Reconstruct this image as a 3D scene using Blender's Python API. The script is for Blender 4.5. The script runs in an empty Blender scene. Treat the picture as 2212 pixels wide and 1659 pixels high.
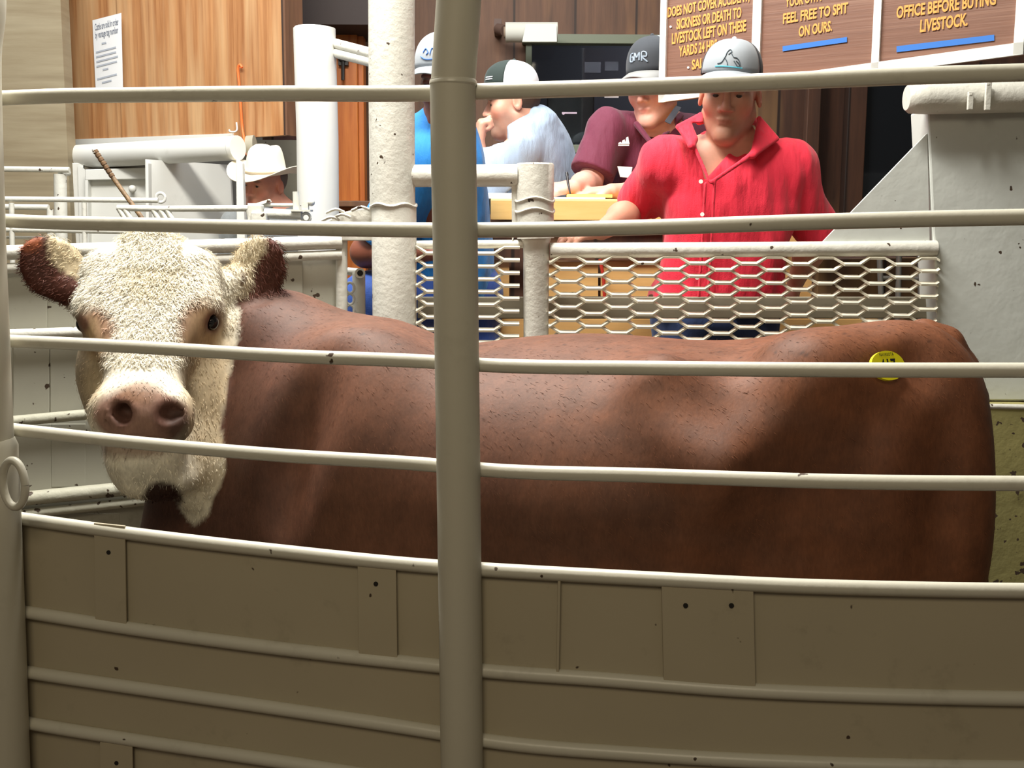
import bpy, math, random
import numpy as np
from mathutils import Matrix, Vector, Euler

random.seed(7); RNG = np.random.default_rng(11)
S = bpy.context.scene
COL = S.collection
W, H, FPX = 2212, 1659, 2400.0

# ------------------------------------------------------------------ camera
CAM = np.array([0.0, 0.0, 1.69])
PITCH, ROLL = math.radians(7.8), math.radians(0.35)
cd = bpy.data.cameras.new('camera'); cam = bpy.data.objects.new('camera', cd); COL.objects.link(cam)
cd.sensor_width = 36.0; cd.lens = 36.0 * FPX / W; cd.clip_start = 0.02; cd.clip_end = 60
RM = Matrix.Rotation(math.pi / 2 - PITCH, 4, 'X') @ Matrix.Rotation(ROLL, 4, 'Z')
cam.matrix_world = Matrix.Translation(Vector(CAM)) @ RM
S.camera = cam
RMn = np.array(RM)[:3, :3]

def P(px, py, Y):
    """world point at distance Y (world y) seen at photo pixel px,py"""
    d = RMn @ np.array([(px - W / 2) / FPX, -(py - H / 2) / FPX, -1.0])
    return CAM + d * (Y / d[1])

def pix(V):
    q = (np.asarray(V) - CAM) @ RMn
    return W / 2 + FPX * q[..., 0] / -q[..., 2], H / 2 - FPX * q[..., 1] / -q[..., 2]

# ------------------------------------------------------------------ world, light, exposure
S.view_settings.view_transform = 'Standard'; S.view_settings.look = 'None'
S.view_settings.exposure = 0.0; S.view_settings.gamma = 1.0; S.view_settings.use_curve_mapping = False
wd = bpy.data.worlds.new('world'); S.world = wd; wd.use_nodes = True
bg = wd.node_tree.nodes['Background']; bg.inputs[0].default_value = (1.0, 0.93, 0.80, 1); bg.inputs[1].default_value = 0.08

def area(name, loc, target, sx, sy, power, col, spread=180):
    ld = bpy.data.lights.new(name, 'AREA'); ld.shape = 'RECTANGLE'; ld.size = sx; ld.size_y = sy
    ld.energy = power; ld.color = col; ld.spread = math.radians(spread)
    o = bpy.data.objects.new(name, ld); COL.objects.link(o); o.location = loc
    o.rotation_euler = (Vector(target) - Vector(loc)).to_track_quat('-Z', 'Y').to_euler()
    return o
area('ring_light', (-0.55, 2.60, 4.0), (-0.4, 2.85, 0.5), 2.0, 0.45, 215, (1.0, 0.965, 0.89))
area('ring_light', (-1.9, 3.3, 4.0), (-1.2, 4.4, 1.2), 0.9, 1.8, 42, (0.97, 0.98, 1.0))
area('seat_light', (0.6, 4.6, 4.2), (0.5, 5.0, 1.2), 3.2, 0.8, 74, (0.93, 0.97, 1.0))
area('block_light', (-2.4, 4.9, 4.2), (-2.0, 6.2, 1.6), 1.6, 1.2, 34, (0.93, 0.97, 1.0))
area('aisle_light', (-0.5, -0.9, 3.3), (0.0, 1.9, 0.6), 1.4, 1.0, 30, (1.0, 0.85, 0.61))

# ------------------------------------------------------------------ materials
def lin(r, g, b):
    return tuple(((c / 255) / 12.92 if c <= 10.31 else (((c / 255) + 0.055) / 1.055) ** 2.4) for c in (r, g, b))

def new_mat(name):
    m = bpy.data.materials.new(name); m.use_nodes = True
    nt = m.node_tree; b = nt.nodes['Principled BSDF']
    return m, nt, b

def N(nt, t, **kw):
    n = nt.nodes.new(t)
    for k, v in kw.items():
        if k in n.inputs: n.inputs[k].default_value = v
        else: setattr(n, k, v)
    return n

def coords(nt, scale=(1, 1, 1)):
    tc = N(nt, 'ShaderNodeNewGeometry'); mp = N(nt, 'ShaderNodeMapping'); mp.inputs['Scale'].default_value = scale
    nt.links.new(tc.outputs['Position'], mp.inputs['Vector']); return mp.outputs['Vector']

def mixc(nt, fac, a, b):
    m = N(nt, 'ShaderNodeMix'); m.data_type = 'RGBA'
    for s, v in ((6, a), (7, b)):
        if hasattr(v, 'links'): nt.links.new(v, m.inputs[s])
        else: m.inputs[s].default_value = (*v, 1)
    nt.links.new(fac, m.inputs[0]); return m.outputs[2]

def ramp(nt, src, p0, p1, v0=0.0, v1=1.0):
    r = N(nt, 'ShaderNodeMapRange'); r.inputs[1].default_value = p0; r.inputs[2].default_value = p1
    r.inputs[3].default_value = v0; r.inputs[4].default_value = v1
    nt.links.new(src, r.inputs[0]); return r.outputs[0]

def noise(nt, vec, sc, detail=3, rough=0.55):
    n = N(nt, 'ShaderNodeTexNoise'); n.inputs['Scale'].default_value = sc; n.inputs['Detail'].default_value = detail
    n.inputs['Roughness'].default_value = rough; nt.links.new(vec, n.inputs['Vector']); return n.outputs['Fac']

def bump(nt, b, h, strength, dist=0.002):
    bp = N(nt, 'ShaderNodeBump'); bp.inputs['Strength'].default_value = strength; bp.inputs['Distance'].default_value = dist
    nt.links.new(h, bp.inputs['Height']); nt.links.new(bp.outputs[0], b.inputs['Normal'])

def paint(name, col, rough=0.42, bsc=38, bst=0.5, chips=0.70, grime=0.35, gcol=(92, 84, 60), bdist=0.003):
    m, nt, b = new_mat(name); v = coords(nt)
    base = mixc(nt, ramp(nt, noise(nt, v, 2.2, 4), 0.35, 0.7), col, tuple(c * (1 - 0.35 * grime) for c in col))
    base = mixc(nt, ramp(nt, noise(nt, v, 9, 5, 0.7), 0.60, 0.80, 0, grime), base, lin(*gcol))
    base = mixc(nt, ramp(nt, noise(nt, v, 31, 2), chips, chips + 0.02), base, lin(70, 55, 42))
    nt.links.new(base, b.inputs['Base Color']); b.inputs['Roughness'].default_value = rough
    bump(nt, b, noise(nt, v, bsc, 3, 0.6), bst * .6, bdist * .7); return m

def plain(name, col, rough=0.6, **kw):
    m, nt, b = new_mat(name); b.inputs['Base Color'].default_value = (*col, 1); b.inputs['Roughness'].default_value = rough
    for k, v in kw.items(): b.inputs[k].default_value = v
    return m

def wood(name, c1, c2, c3=None, sc=(26, 26, 1.6), rough=0.55, seam=0.0, c3t=(0.55, 0.75), coat=0.0):
    m, nt, b = new_mat(name); v = coords(nt, sc); v1 = coords(nt)
    base = mixc(nt, ramp(nt, noise(nt, v, 1.0, 6, 0.65), 0.32, 0.68), c1, c2)
    if c3: base = mixc(nt, ramp(nt, noise(nt, coords(nt, (sc[0] * .25, sc[1] * .25, sc[2] * .7)), 1.0, 3), *c3t), base, c3)
    h = noise(nt, v, 2.0, 4)
    if seam:
        sx = N(nt, 'ShaderNodeSeparateXYZ'); nt.links.new(v1, sx.inputs[0])
        a = N(nt, 'ShaderNodeMath'); a.operation = 'PINGPONG'; a.inputs[1].default_value = seam / 2
        nt.links.new(sx.outputs[0], a.inputs[0])
        base = mixc(nt, ramp(nt, a.outputs[0], 0.004, 0.009), tuple(c * 0.18 for c in c1), base)
    nt.links.new(base, b.inputs['Base Color']); b.inputs['Roughness'].default_value = rough
    bump(nt, b, h, 0.3); return m

def vcol(name, rough=0.6, nsc=60, amt=0.25, bst=0.4, bsc=(1, 1, 1), bdist=0.002, sss=0.0, sheen=0.0, blot=0.0, spec=0.5):
    m, nt, b = new_mat(name); v = coords(nt, bsc)
    at = N(nt, 'ShaderNodeAttribute'); at.attribute_name = 'Col'
    n1 = noise(nt, v, nsc, 3)
    base = mixc(nt, ramp(nt, n1, 0.3, 0.7, 0, amt), at.outputs['Color'], (0, 0, 0))
    if blot: base = mixc(nt, ramp(nt, noise(nt, coords(nt), 7, 4, 0.6), 0.42, 0.72, 0, blot), base, (0.02, 0.008, 0.004))
    nt.links.new(base, b.inputs['Base Color']); b.inputs['Roughness'].default_value = rough
    b.inputs['Specular IOR Level'].default_value = spec
    if sss: b.inputs['Subsurface Weight'].default_value = sss; b.inputs['Subsurface Radius'].default_value = (0.012, 0.005, 0.003); b.inputs['Subsurface Scale'].default_value = 0.6
    if sheen: b.inputs['Sheen Weight'].default_value = sheen; b.inputs['Sheen Roughness'].default_value = 0.5; b.inputs['Sheen Tint'].default_value = (1, .8, .65, 1)
    bump(nt, b, n1, bst, bdist); return m

CREAM = (0.60, 0.575, 0.475)
M_RAIL = paint('pipe_paint', CREAM, 0.36, 60, 0.35, 0.735, 0.25)
M_POST = paint('post_paint', (0.53, 0.50, 0.40), 0.6, 45, 0.3, 0.9, 0.15)
M_SHEET = paint('sheet_paint', (0.44, 0.385, 0.27), 0.5, 30, 0.15, 0.745, 0.25, (70, 62, 40))
M_FAR = paint('far_pipe_paint', (0.66, 0.65, 0.58), 0.42, 42, 0.9, 0.70, 0.30, (110, 100, 70), 0.006)
M_MOSS = paint('mossy_pipe_paint', (0.56, 0.55, 0.44), 0.6, 42, 0.9, 0.64, 0.95, (88, 84, 40), 0.006)
M_FARSHEET = paint('far_sheet_paint', (0.50, 0.49, 0.41), 0.55, 14, 0.4, 0.69, 0.5, (105, 100, 62), 0.005)
M_HOLE = plain('bolt_dark', (0.01, 0.008, 0.006), 0.8)
M_DIRT = None

# ------------------------------------------------------------------ geometry accumulation
class B:
    def __init__(s): s.V = []; s.F = []
    def add(s, V, F):
        n = len(s.V); s.V += [tuple(map(float, v)) for v in V]; s.F += [tuple(i + n for i in f) for f in F]; return s
    def tube(s, pts, r, seg=20, cap=True, flat=1.0, up=None):
        pts = [np.asarray(p, float) for p in pts]; n = len(pts)
        rs = r if hasattr(r, '__len__') else [r] * n
        V = []; prev = None
        for i, p in enumerate(pts):
            t = pts[min(i + 1, n - 1)] - pts[max(i - 1, 0)]; t /= np.linalg.norm(t) + 1e-12
            if prev is None:
                a = np.array(up if up is not None else (0, 0, 1.0)) if up is not None or abs(t[2]) < 0.9 else np.array((0, 1.0, 0))
            else: a = prev
            u = a - t * np.dot(a, t); u /= np.linalg.norm(u) + 1e-12; prev = u; w = np.cross(t, u)
            for k in range(seg):
                an = 2 * math.pi * k / seg
                V.append(p + rs[i] * (math.cos(an) * u + flat * math.sin(an) * w))
        F = [(i * seg + k, i * seg + (k + 1) % seg, (i + 1) * seg + (k + 1) % seg, (i + 1) * seg + k) for i in range(n - 1) for k in range(seg)]
        if cap:
            F.append(tuple(range(seg))[::-1]); F.append(tuple(range((n - 1) * seg, n * seg)))
        return s.add(V, F)
    def box(s, c, size, R=None):
        c = np.asarray(c, float); h = np.asarray(size, float) / 2
        V = [np.array((x, y, z)) * h for x in (-1, 1) for y in (-1, 1) for z in (-1, 1)]
        if R is not None: V = [np.asarray(R) @ v for v in V]
        F = [(0, 1, 3, 2), (4, 6, 7, 5), (0, 4, 5, 1), (2, 3, 7, 6), (0, 2, 6, 4), (1, 5, 7, 3)]
        return s.add([v + c for v in V], F)
    def prism(s, poly, d):
        """polygon (list of world points, any plane) extruded by vector d"""
        n = len(poly); d = np.asarray(d, float)
        V = [np.asarray(p, float) for p in poly] + [np.asarray(p, float) + d for p in poly]
        F = [tuple(range(n)), tuple(range(2 * n - 1, n - 1, -1))] + [(i, i + n, (i + 1) % n + n, (i + 1) % n) for i in range(n)]
        return s.add(V, F)
    def strip(s, a, b, th):
        """thick curved sheet between two polylines a (top) b (bottom), thickness vector th"""
        n = len(a); th = np.asarray(th, float)
        V = [*a, *b, *[np.asarray(p) + th for p in a], *[np.asarray(p) + th for p in b]]
        F = []
        for i in range(n - 1):
            F += [(i, i + 1, n + i + 1, n + i), (2 * n + i, 3 * n + i, 3 * n + i + 1, 2 * n + i + 1),
                  (i, 2 * n + i, 2 * n + i + 1, i + 1), (n + i, n + i + 1, 3 * n + i + 1, 3 * n + i)]
        F += [(0, n, 3 * n, 2 * n), (n - 1, 3 * n - 1, 4 * n - 1, 2 * n - 1)]
        return s.add(V, F)
    def ball(s, c, r, seg=20, R=None):
        r = np.ones(3) * r; V = []; m = seg // 2; F = []
        for i in range(m + 1):
            for k in range(seg):
                th = math.pi * i / m; ph = 2 * math.pi * k / seg
                v = r * np.array((math.sin(th) * math.cos(ph), math.sin(th) * math.sin(ph), math.cos(th)))
                V.append((np.asarray(R) @ v if R is not None else v) + np.asarray(c))
        F = [(i * seg + k, (i + 1) * seg + k, (i + 1) * seg + (k + 1) % seg, i * seg + (k + 1) % seg) for i in range(m) for k in range(seg)]
        return s.add(V, F)
    def torus(s, c, R1, r, ax=(0, 1, 0), sx=1.0, seg=40, seg2=12):
        ax = np.asarray(ax, float); u = np.cross(ax, (0, 0, 1.0)); u /= np.linalg.norm(u); w = np.cross(u, ax)
        pts = [np.asarray(c) + R1 * (sx * math.cos(t) * u + math.sin(t) * w) for t in np.linspace(0, 2 * math.pi, seg + 1)]
        return s.tube(pts, r, seg2, cap=False, up=ax)

ORG = {}
def mesh_obj(name, V, F, mat, parent=None, smooth=True, colors=None, bevel=0, label=None, weld=False):
    V = np.asarray(V, float)
    org = ORG[parent.name] if parent else np.array([V[:, 0].mean(), V[:, 1].mean(), V[:, 2].min()])
    me = bpy.data.meshes.new(name)
    if isinstance(F, np.ndarray):
        me.vertices.add(len(V)); me.vertices.foreach_set('co', (V - org).ravel())
        me.loops.add(F.size); me.loops.foreach_set('vertex_index', F.ravel().astype(np.int32))
        me.polygons.add(len(F)); k = F.shape[1]
        me.polygons.foreach_set('loop_start', np.arange(0, F.size, k, dtype=np.int32)); me.polygons.foreach_set('loop_total', np.full(len(F), k, dtype=np.int32))
        me.update(calc_edges=True); me.validate()
    else:
        me.from_pydata([tuple(v) for v in (V - org)], [], F)
    if weld or not isinstance(F, np.ndarray):
        import bmesh
        bm = bmesh.new(); bm.from_mesh(me)
        if weld: bmesh.ops.remove_doubles(bm, verts=bm.verts, dist=1e-5)
        bmesh.ops.recalc_face_normals(bm, faces=bm.faces); bm.to_mesh(me); bm.free()
    if smooth:
        me.polygons.foreach_set('use_smooth', np.ones(len(me.polygons), bool))
        if not isinstance(F, np.ndarray) and smooth != 'all': me.set_sharp_from_angle(angle=math.radians(38))
    if colors is not None:
        a = me.color_attributes.new('Col', 'FLOAT_COLOR', 'POINT')
        c = np.ones((len(V), 4), np.float32); c[:, :3] = colors; a.data.foreach_set('color', c.ravel())
    me.materials.append(mat)
    o = bpy.data.objects.new(name, me); COL.objects.link(o)
    if parent: o.parent = parent
    else: o.location = org
    ORG[o.name] = org
    if bevel:
        md = o.modifiers.new('bevel', 'BEVEL'); md.width = bevel; md.segments = 2; md.limit_method = 'ANGLE'; md.angle_limit = math.radians(40)
    if label: o['label'] = label
    return o

def mk(name, b, mat, parent=None, **kw): return mesh_obj(name, b.V, b.F, mat, parent, **kw)
def tag(o, label, cat, group=None):
    o['label'] = label; o['category'] = cat
    if group: o['group'] = group
    return o
def root(name, loc, label, cat, group=None):
    o = bpy.data.objects.new(name, None); COL.objects.link(o); o.location = loc; o.empty_display_size = 0.05
    ORG[o.name] = np.asarray(loc, float); return tag(o, label, cat, group)
def struct(o): o['kind'] = 'structure'; return o

def smooth_path(pts, n=8):
    """catmull-rom through points"""
    pts = [np.asarray(p, float) for p in pts]; q = [2 * pts[0] - pts[1]] + pts + [2 * pts[-1] - pts[-2]]; out = []
    for i in range(1, len(q) - 2):
        for k in range(n):
            t = k / n; a, b, c, d = q[i - 1:i + 3]
            out.append(0.5 * ((2 * b) + (c - a) * t + (2 * a - 5 * b + 4 * c - d) * t * t + (3 * b - a - 3 * c + d) * t ** 3))
    return out + [pts[-1]]

def interp(x, xs, ys):
    """smooth monotone-ish cubic interpolation"""
    xs = np.asarray(xs, float); ys = np.asarray(ys, float); x = np.clip(x, xs[0], xs[-1])
    m = np.gradient(ys, xs); i = np.clip(np.searchsorted(xs, x) - 1, 0, len(xs) - 2)
    h = xs[i + 1] - xs[i]; t = (x - xs[i]) / h
    return (2 * t**3 - 3 * t**2 + 1) * ys[i] + (t**3 - 2 * t**2 + t) * h * m[i] + (-2 * t**3 + 3 * t**2) * ys[i + 1] + (t**3 - t**2) * h * m[i + 1]

# ------------------------------------------------------------------ implicit surfaces (for bodies and cloth)
I3 = np.eye(3)
def rot(yaw=0, pitch=0, roll=0):
    """local -> world; yaw about z, pitch about x, roll about y, degrees"""
    return np.array(Euler((math.radians(pitch), math.radians(roll), math.radians(yaw)), 'XYZ').to_matrix())

def ell(c, r, R=I3):
    c = np.asarray(c, float); r = np.ones(3) * r; rb = float(max(r))
    ext = np.sqrt(((R * r) ** 2).sum(1))
    def f(X, Y, Z):
        x, y, z = X - c[0], Y - c[1], Z - c[2]
        q = [(R[0, i] * x + R[1, i] * y + R[2, i] * z) for i in range(3)]
        k0 = np.sqrt(sum((q[i] / r[i]) ** 2 for i in range(3))); k1 = np.sqrt(sum((q[i] / r[i] ** 2) ** 2 for i in range(3)))
        return k0 * (k0 - 1) / (k1 + 1e-9)
    return f, c - ext, c + ext

def cone(a, b, ra, rb=None):
    rb = ra if rb is None else rb; a = np.asarray(a, float); b = np.asarray(b, float); d = b - a; L2 = d @ d + 1e-12
    lo = np.minimum(a - ra, b - rb); hi = np.maximum(a + ra, b + rb)
    def f(X, Y, Z):
        x, y, z = X - a[0], Y - a[1], Z - a[2]
        t = np.clip((x * d[0] + y * d[1] + z * d[2]) / L2, 0, 1)
        return np.sqrt((x - t * d[0]) ** 2 + (y - t * d[1]) ** 2 + (z - t * d[2]) ** 2) - (ra + (rb - ra) * t)
    return f, lo, hi

def chain(pts, rs): return [cone(pts[i], pts[i + 1], rs[i], rs[i + 1]) for i in range(len(pts) - 1)]

def boxp(c, half, R=I3, rad=0.01):
    c = np.asarray(c, float); half = np.asarray(half, float) - rad; ext = np.abs(R) @ (half + rad)
    def f(X, Y, Z):
        x, y, z = X - c[0], Y - c[1], Z - c[2]
        q = [np.abs(R[0, i] * x + R[1, i] * y + R[2, i] * z) - half[i] for i in range(3)]
        return np.sqrt(sum(np.maximum(v, 0) ** 2 for v in q)) + np.minimum(np.maximum(np.maximum(q[0], q[1]), q[2]), 0) - rad
    return f, c - ext, c + ext

def loft(A, Bp, side, ts, a, bu, bd=None, n=2.0, off=None):
    """sections perpendicular to A->B; a half width along side, bu/bd extents along +up/-up"""
    A = np.asarray(A, float); Bp = np.asarray(Bp, float); d = Bp - A; L = np.linalg.norm(d); d = d / L
    side = np.asarray(side, float); side = side - d * (side @ d); side /= np.linalg.norm(side); up = np.cross(d, side)
    if bd is None: bd = bu
    off = np.zeros(len(ts)) if off is None else off; a, bu, bd, off = map(lambda q: np.asarray(q, float), (a, bu, bd, off))
    C = np.array([A + d * L * t for t in (0, 1)]); mr = max(a.max(), (bu + off).max(), (bd - off).max())
    lo = C.min(0) - mr; hi = C.max(0) + mr
    def f(X, Y, Z):
        x, y, z = X - A[0], Y - A[1], Z - A[2]
        tt = (x * d[0] + y * d[1] + z * d[2]) / L; t = np.clip(tt, 0, 1)
        s = x * side[0] + y * side[1] + z * side[2]; w = x * up[0] + y * up[1] + z * up[2] - interp(t, ts, off)
        aa = interp(t, ts, a); b = np.where(w > 0, interp(t, ts, bu), interp(t, ts, bd))
        r = (np.abs(s / aa) ** n + np.abs(w / b) ** n) ** (1 / n)
        dist = (r - 1) * np.minimum(aa, b); e = np.abs(tt - t) * L
        return np.where(e > 0, np.sqrt(np.maximum(dist, 0) ** 2 + e ** 2) + np.minimum(dist, 0) * 0, dist)
    return f, lo, hi

class Field:
    def __init__(s, lo, hi, h):
        s.lo = np.asarray(lo, float); s.h = h; s.n = (np.ceil((np.asarray(hi) - s.lo) / h).astype(int) + 1)
        s.ax = [s.lo[i] + h * np.arange(s.n[i]) for i in range(3)]; s.F = np.full(s.n, 0.5, np.float32)
    def sl(s, lo, hi, pad):
        out = []
        for i in range(3):
            a = int(np.clip(math.floor((lo[i] - pad - s.lo[i]) / s.h), 0, s.n[i])); b = int(np.clip(math.ceil((hi[i] + pad - s.lo[i]) / s.h) + 1, 0, s.n[i]))
            out.append(slice(a, b))
        return tuple(out)
    def grid(s, q): return s.ax[0][q[0]][:, None, None], s.ax[1][q[1]][None, :, None], s.ax[2][q[2]][None, None, :]
    def add(s, prims, k=0.01):
        for f, lo, hi in (prims if isinstance(prims, list) else [prims]):
            q = s.sl(lo, hi, k + 3 * s.h)
            if min(s.F[q].shape) == 0: continue
            d = f(*s.grid(q)); a = s.F[q]; h = np.clip(0.5 + 0.5 * (a - d) / k, 0, 1)
            s.F[q] = a + (d - a) * h - k * h * (1 - h)
        return s
    def cut(s, prims, k=0.01):
        for f, lo, hi in (prims if isinstance(prims, list) else [prims]):
            q = s.sl(lo, hi, k + 3 * s.h)
            if min(s.F[q].shape) == 0: continue
            d = -f(*s.grid(q)); a = s.F[q]; h = np.clip(0.5 - 0.5 * (a - d) / k, 0, 1)
            s.F[q] = a + (d - a) * h + k * h * (1 - h)
        return s
    def keep(s, f, k=0.004):
        """intersect with f(X,Y,Z)<0"""
        q = (slice(None),) * 3; d = f(*s.grid(q)) + 0 * s.F; h = np.clip(0.5 - 0.5 * (s.F - d) / k, 0, 1)
        s.F = (s.F + (d - s.F) * h + k * h * (1 - h)).astype(np.float32); return s
    def warp(s, f, band=0.05):
        X, Y, Z = s.grid((slice(None),) * 3); s.F = (s.F + f(X, Y, Z)).astype(np.float32); return s
    def mesh(s):
        F = s.F; ins = F < 0
        nx, ny, nz = (k - 1 for k in F.shape)
        cnt = np.zeros((nx, ny, nz), np.int8)
        for i in (0, 1):
            for j in (0, 1):
                for k in (0, 1): cnt += ins[i:nx + i, j:ny + j, k:nz + k]
        act = np.argwhere((cnt > 0) & (cnt < 8)); idx = -np.ones((nx, ny, nz), np.int32); idx[tuple(act.T)] = np.arange(len(act))
        acc = np.zeros((len(act), 3)); w = np.zeros(len(act))
        for ax in range(3):
            o1, o2 = [q for q in range(3) if q != ax]
            for i in (0, 1):
                for j in (0, 1):
                    a = act.copy(); a[:, o1] += i; a[:, o2] += j; b = a.copy(); b[:, ax] += 1
                    fa = F[tuple(a.T)]; fb = F[tuple(b.T)]; m = (fa < 0) != (fb < 0)
                    t = fa[m] / (fa[m] - fb[m]); p = a[m].astype(float); p[:, ax] += t; acc[m] += p; w[m] += 1
        V = s.lo + s.h * acc / w[:, None]; Q = []
        for ax in range(3):
            o1, o2 = [q for q in range(3) if q != ax]
            sa = [slice(None)] * 3; sb = [slice(None)] * 3; sa[ax] = slice(0, -1); sb[ax] = slice(1, None)
            A_, B_ = ins[tuple(sa)], ins[tuple(sb)]; e = np.argwhere(A_ != B_)
            ok = (e[:, o1] > 0) & (e[:, o2] > 0) & (e[:, o1] < (nx, ny, nz)[o1]) & (e[:, o2] < (nx, ny, nz)[o2]); e = e[ok]
            c = [e.copy() for _ in range(4)]; c[0][:, o1] -= 1; c[0][:, o2] -= 1; c[1][:, o2] -= 1; c[3][:, o1] -= 1
            q = np.stack([idx[tuple(x.T)] for x in c], 1); fl = A_[tuple(e.T)]
            if ax == 1: fl = ~fl
            q[~fl] = q[~fl][:, ::-1]; Q.append(q)
        return V, np.concatenate(Q)

def dmin(prims, V):
    out = np.full(len(V), 9.0)
    for f, lo, hi in prims: out = np.minimum(out, f(V[:, 0], V[:, 1], V[:, 2]))
    return out

def vnoise(V, sc, seed=0):
    """smooth pseudo noise from sines, -1..1"""
    r = np.random.default_rng(seed); out = 0
    for i in range(7):
        k = r.normal(size=3) * sc; out = out + np.sin(V[..., 0] * k[0] + V[..., 1] * k[1] + V[..., 2] * k[2] + r.uniform(0, 6.28))
    return out / 4.0
def gnoise(X, Y, Z, sc, seed=0):
    r = np.random.default_rng(seed); out = 0
    for i in range(6):
        k = r.normal(size=3) * sc; out = out + np.sin(X * k[0] + Y * k[1] + Z * k[2] + r.uniform(0, 6.28))
    return out / 3.5

def normals(V, F):
    n = np.zeros_like(V); q = V[F]; fn = np.cross(q[:, 2] - q[:, 0], q[:, 3] - q[:, 1])
    for k in range(4): np.add.at(n, F[:, k], fn)
    return n / (np.linalg.norm(n, axis=1)[:, None] + 1e-12)

def hair_mesh(name, base, nrm, flow, length, width, colr, parent, mat, seg=4, curl=0.3, lift=0.35, label=None):
    n = len(base); flow = flow - nrm * (flow * nrm).sum(1)[:, None]; flow /= np.linalg.norm(flow, axis=1)[:, None] + 1e-9
    side = np.cross(nrm, flow); ph = RNG.uniform(0, 6.28, n); sg = RNG.choice([-1, 1], n)
    L = (length * RNG.uniform(0.6, 1.25, n))[:, None]; rows = []
    fr = RNG.uniform(2.2, 4.2, n)
    for k in range(seg + 1):
        t = k / seg
        p = base - 0.0015 * nrm + L * (flow * t * 0.9 + nrm * (lift * math.sin(t * 2.4) + 0.0) + side * (sg * np.sin(ph + t * fr))[:, None] * curl * t)
        w = (width * (1 - 0.85 * t ** 1.5))
        rows += [p - side * w, p + side * w]
    V = np.stack(rows, 1).reshape(-1, 3); m = 2 * (seg + 1)
    f = np.array([(2 * k, 2 * k + 1, 2 * k + 3, 2 * k + 2) for k in range(seg)])
    F = (np.arange(n)[:, None, None] * m + f[None]).reshape(-1, 4)
    c = np.repeat(colr, m, axis=0)
    return mesh_obj(name, V, F, mat, parent, colors=c, label=label)
# ================================================================== near ring fence
def fy(px, py=0): return float(np.interp(px, [-500, 30], [2.29, 2.09])) if px < 30 else float(np.polyval(FQ, min(px, 2300)) - max(0, px - 2300) * 6e-5)
FQ = np.polyfit([30, 990, 2212], [2.09, 1.88, 1.73], 2)
RAILS = [
 ([(-60, 214), (0, 212), (100, 208), (300, 205), (600, 202), (940, 201), (1030, 198), (1400, 187), (1700, 175), (2000, 163), (2300, 154), (2900, 136)], 0.0135),
 ([(-60, 472), (20, 477), (300, 485), (600, 492), (930, 497), (1030, 497), (1400, 491), (1700, 481), (2000, 473), (2300, 467), (2900, 449)], 0.0128),
 ([(-60, 734), (25, 737), (300, 750), (600, 768), (940, 782), (1035, 788), (1400, 795), (1800, 799), (2300, 800), (2900, 802)], 0.0122),
 ([(-60, 918), (30, 928), (300, 957), (600, 983), (940, 1005), (1035, 1014), (1400, 1027), (1800, 1040), (2300, 1045), (2900, 1047)], 0.0124),
 ([(-60, 1105), (45, 1120), (300, 1155), (600, 1190), (945, 1224), (1040, 1230), (1400, 1250), (1700, 1265), (2000, 1273), (2300, 1277), (2900, 1279)], 0.0125),
 ([(-60, 1305), (55, 1322), (300, 1360), (600, 1400), (945, 1438), (1040, 1448), (1300, 1467), (1600, 1490), (1900, 1502), (2300, 1510), (2900, 1512)], 0.0125),
 ([(-60, 1434), (60, 1452), (300, 1487), (600, 1530), (945, 1582), (1040, 1598), (1400, 1630), (1800, 1650), (2300, 1660), (2900, 1662)], 0.0125),
 ([(-60, 1540), (62, 1562), (300, 1600), (640, 1650), (945, 1698), (1400, 1745), (1800, 1770), (2300, 1785), (2900, 1787)], 0.0125)]
fence = root('pipe_fence', P(990, 1659, fy(990)) * (1, 1, 0), 'cream curved steel pipe fence in front of the bull with solid sheet below', 'fence')
for pts, r in RAILS:
    xs = np.linspace(-60, 2900, 76); ys = interp(xs, [p[0] for p in pts], [p[1] for p in pts])
    b = B().tube([P(x, y, fy(x)) for x, y in zip(xs, ys)], r, 20)
    mk('rail', b, M_RAIL, fence)
# centre post with weld collar, leaning stub above
pp = [(994, -120), (991, 0), (985, 90), (979, 176)]
b = B().tube([P(x, y, fy(x) - 0.02) for x, y in pp], 0.0365, 32)
mk('upper_post', b, M_POST, fence)
pp = [(978, 172), (980, 350), (983, 500), (990, 1000), (995, 1400), (999, 1800), (1000, 2100)]
b = B().tube([P(x, y, fy(x) - 0.02) for x, y in pp], 0.0375, 32)
po = mk('post', b, M_POST, fence)
b = B().tube([P(979, 180, fy(979) - 0.02) + np.array((0, 0, dz)) for dz in (-.004, -.001, .003, .006)], [0.0372, 0.0392, 0.0388, 0.0370], 32)
mk('weld_bead', b, M_RAIL, po)
# sheet behind the lower rails
xs = np.linspace(-60, 2900, 76)
top = [P(x, interp(x, [p[0] for p in RAILS[4][0]], [p[1] for p in RAILS[4][0]]) + 4, fy(x) + .004) for x in xs]
bot = [np.array((p[0], p[1], 0.32)) for p in top]
mk('sheet_panel', B().strip(top, bot, (0, 0.004, 0)), M_SHEET, fence)
def sheet_pt(px, py, dy): return P(px, py, fy(px) + dy)
def batten(x0, x1, y0, y1, holes, dx=10):
    xs = np.linspace(x0, x1, 5); xb = xs + dx
    a = [sheet_pt(x, y0 + (x - x0) * 0.10, -.001) for x in xs]; c = [sheet_pt(x, y1 + (x - x0) * 0.10, -.001) for x in xb]
    o = mk('batten', B().strip(a, c, (0, -.006, 0)), M_SHEET, fence, bevel=0.001, smooth=False)
    for hx, hy in holes:
        p = sheet_pt(hx, hy, -.0072); nn = B().tube([p + (0, .003, 0), p + (0, -.0015, 0)], 0.0042, 14)
        mk('bolt_hole', nn, M_HOLE, o)
batten(205, 272, 1128, 1340, [(235, 1193)], 3)
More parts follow.
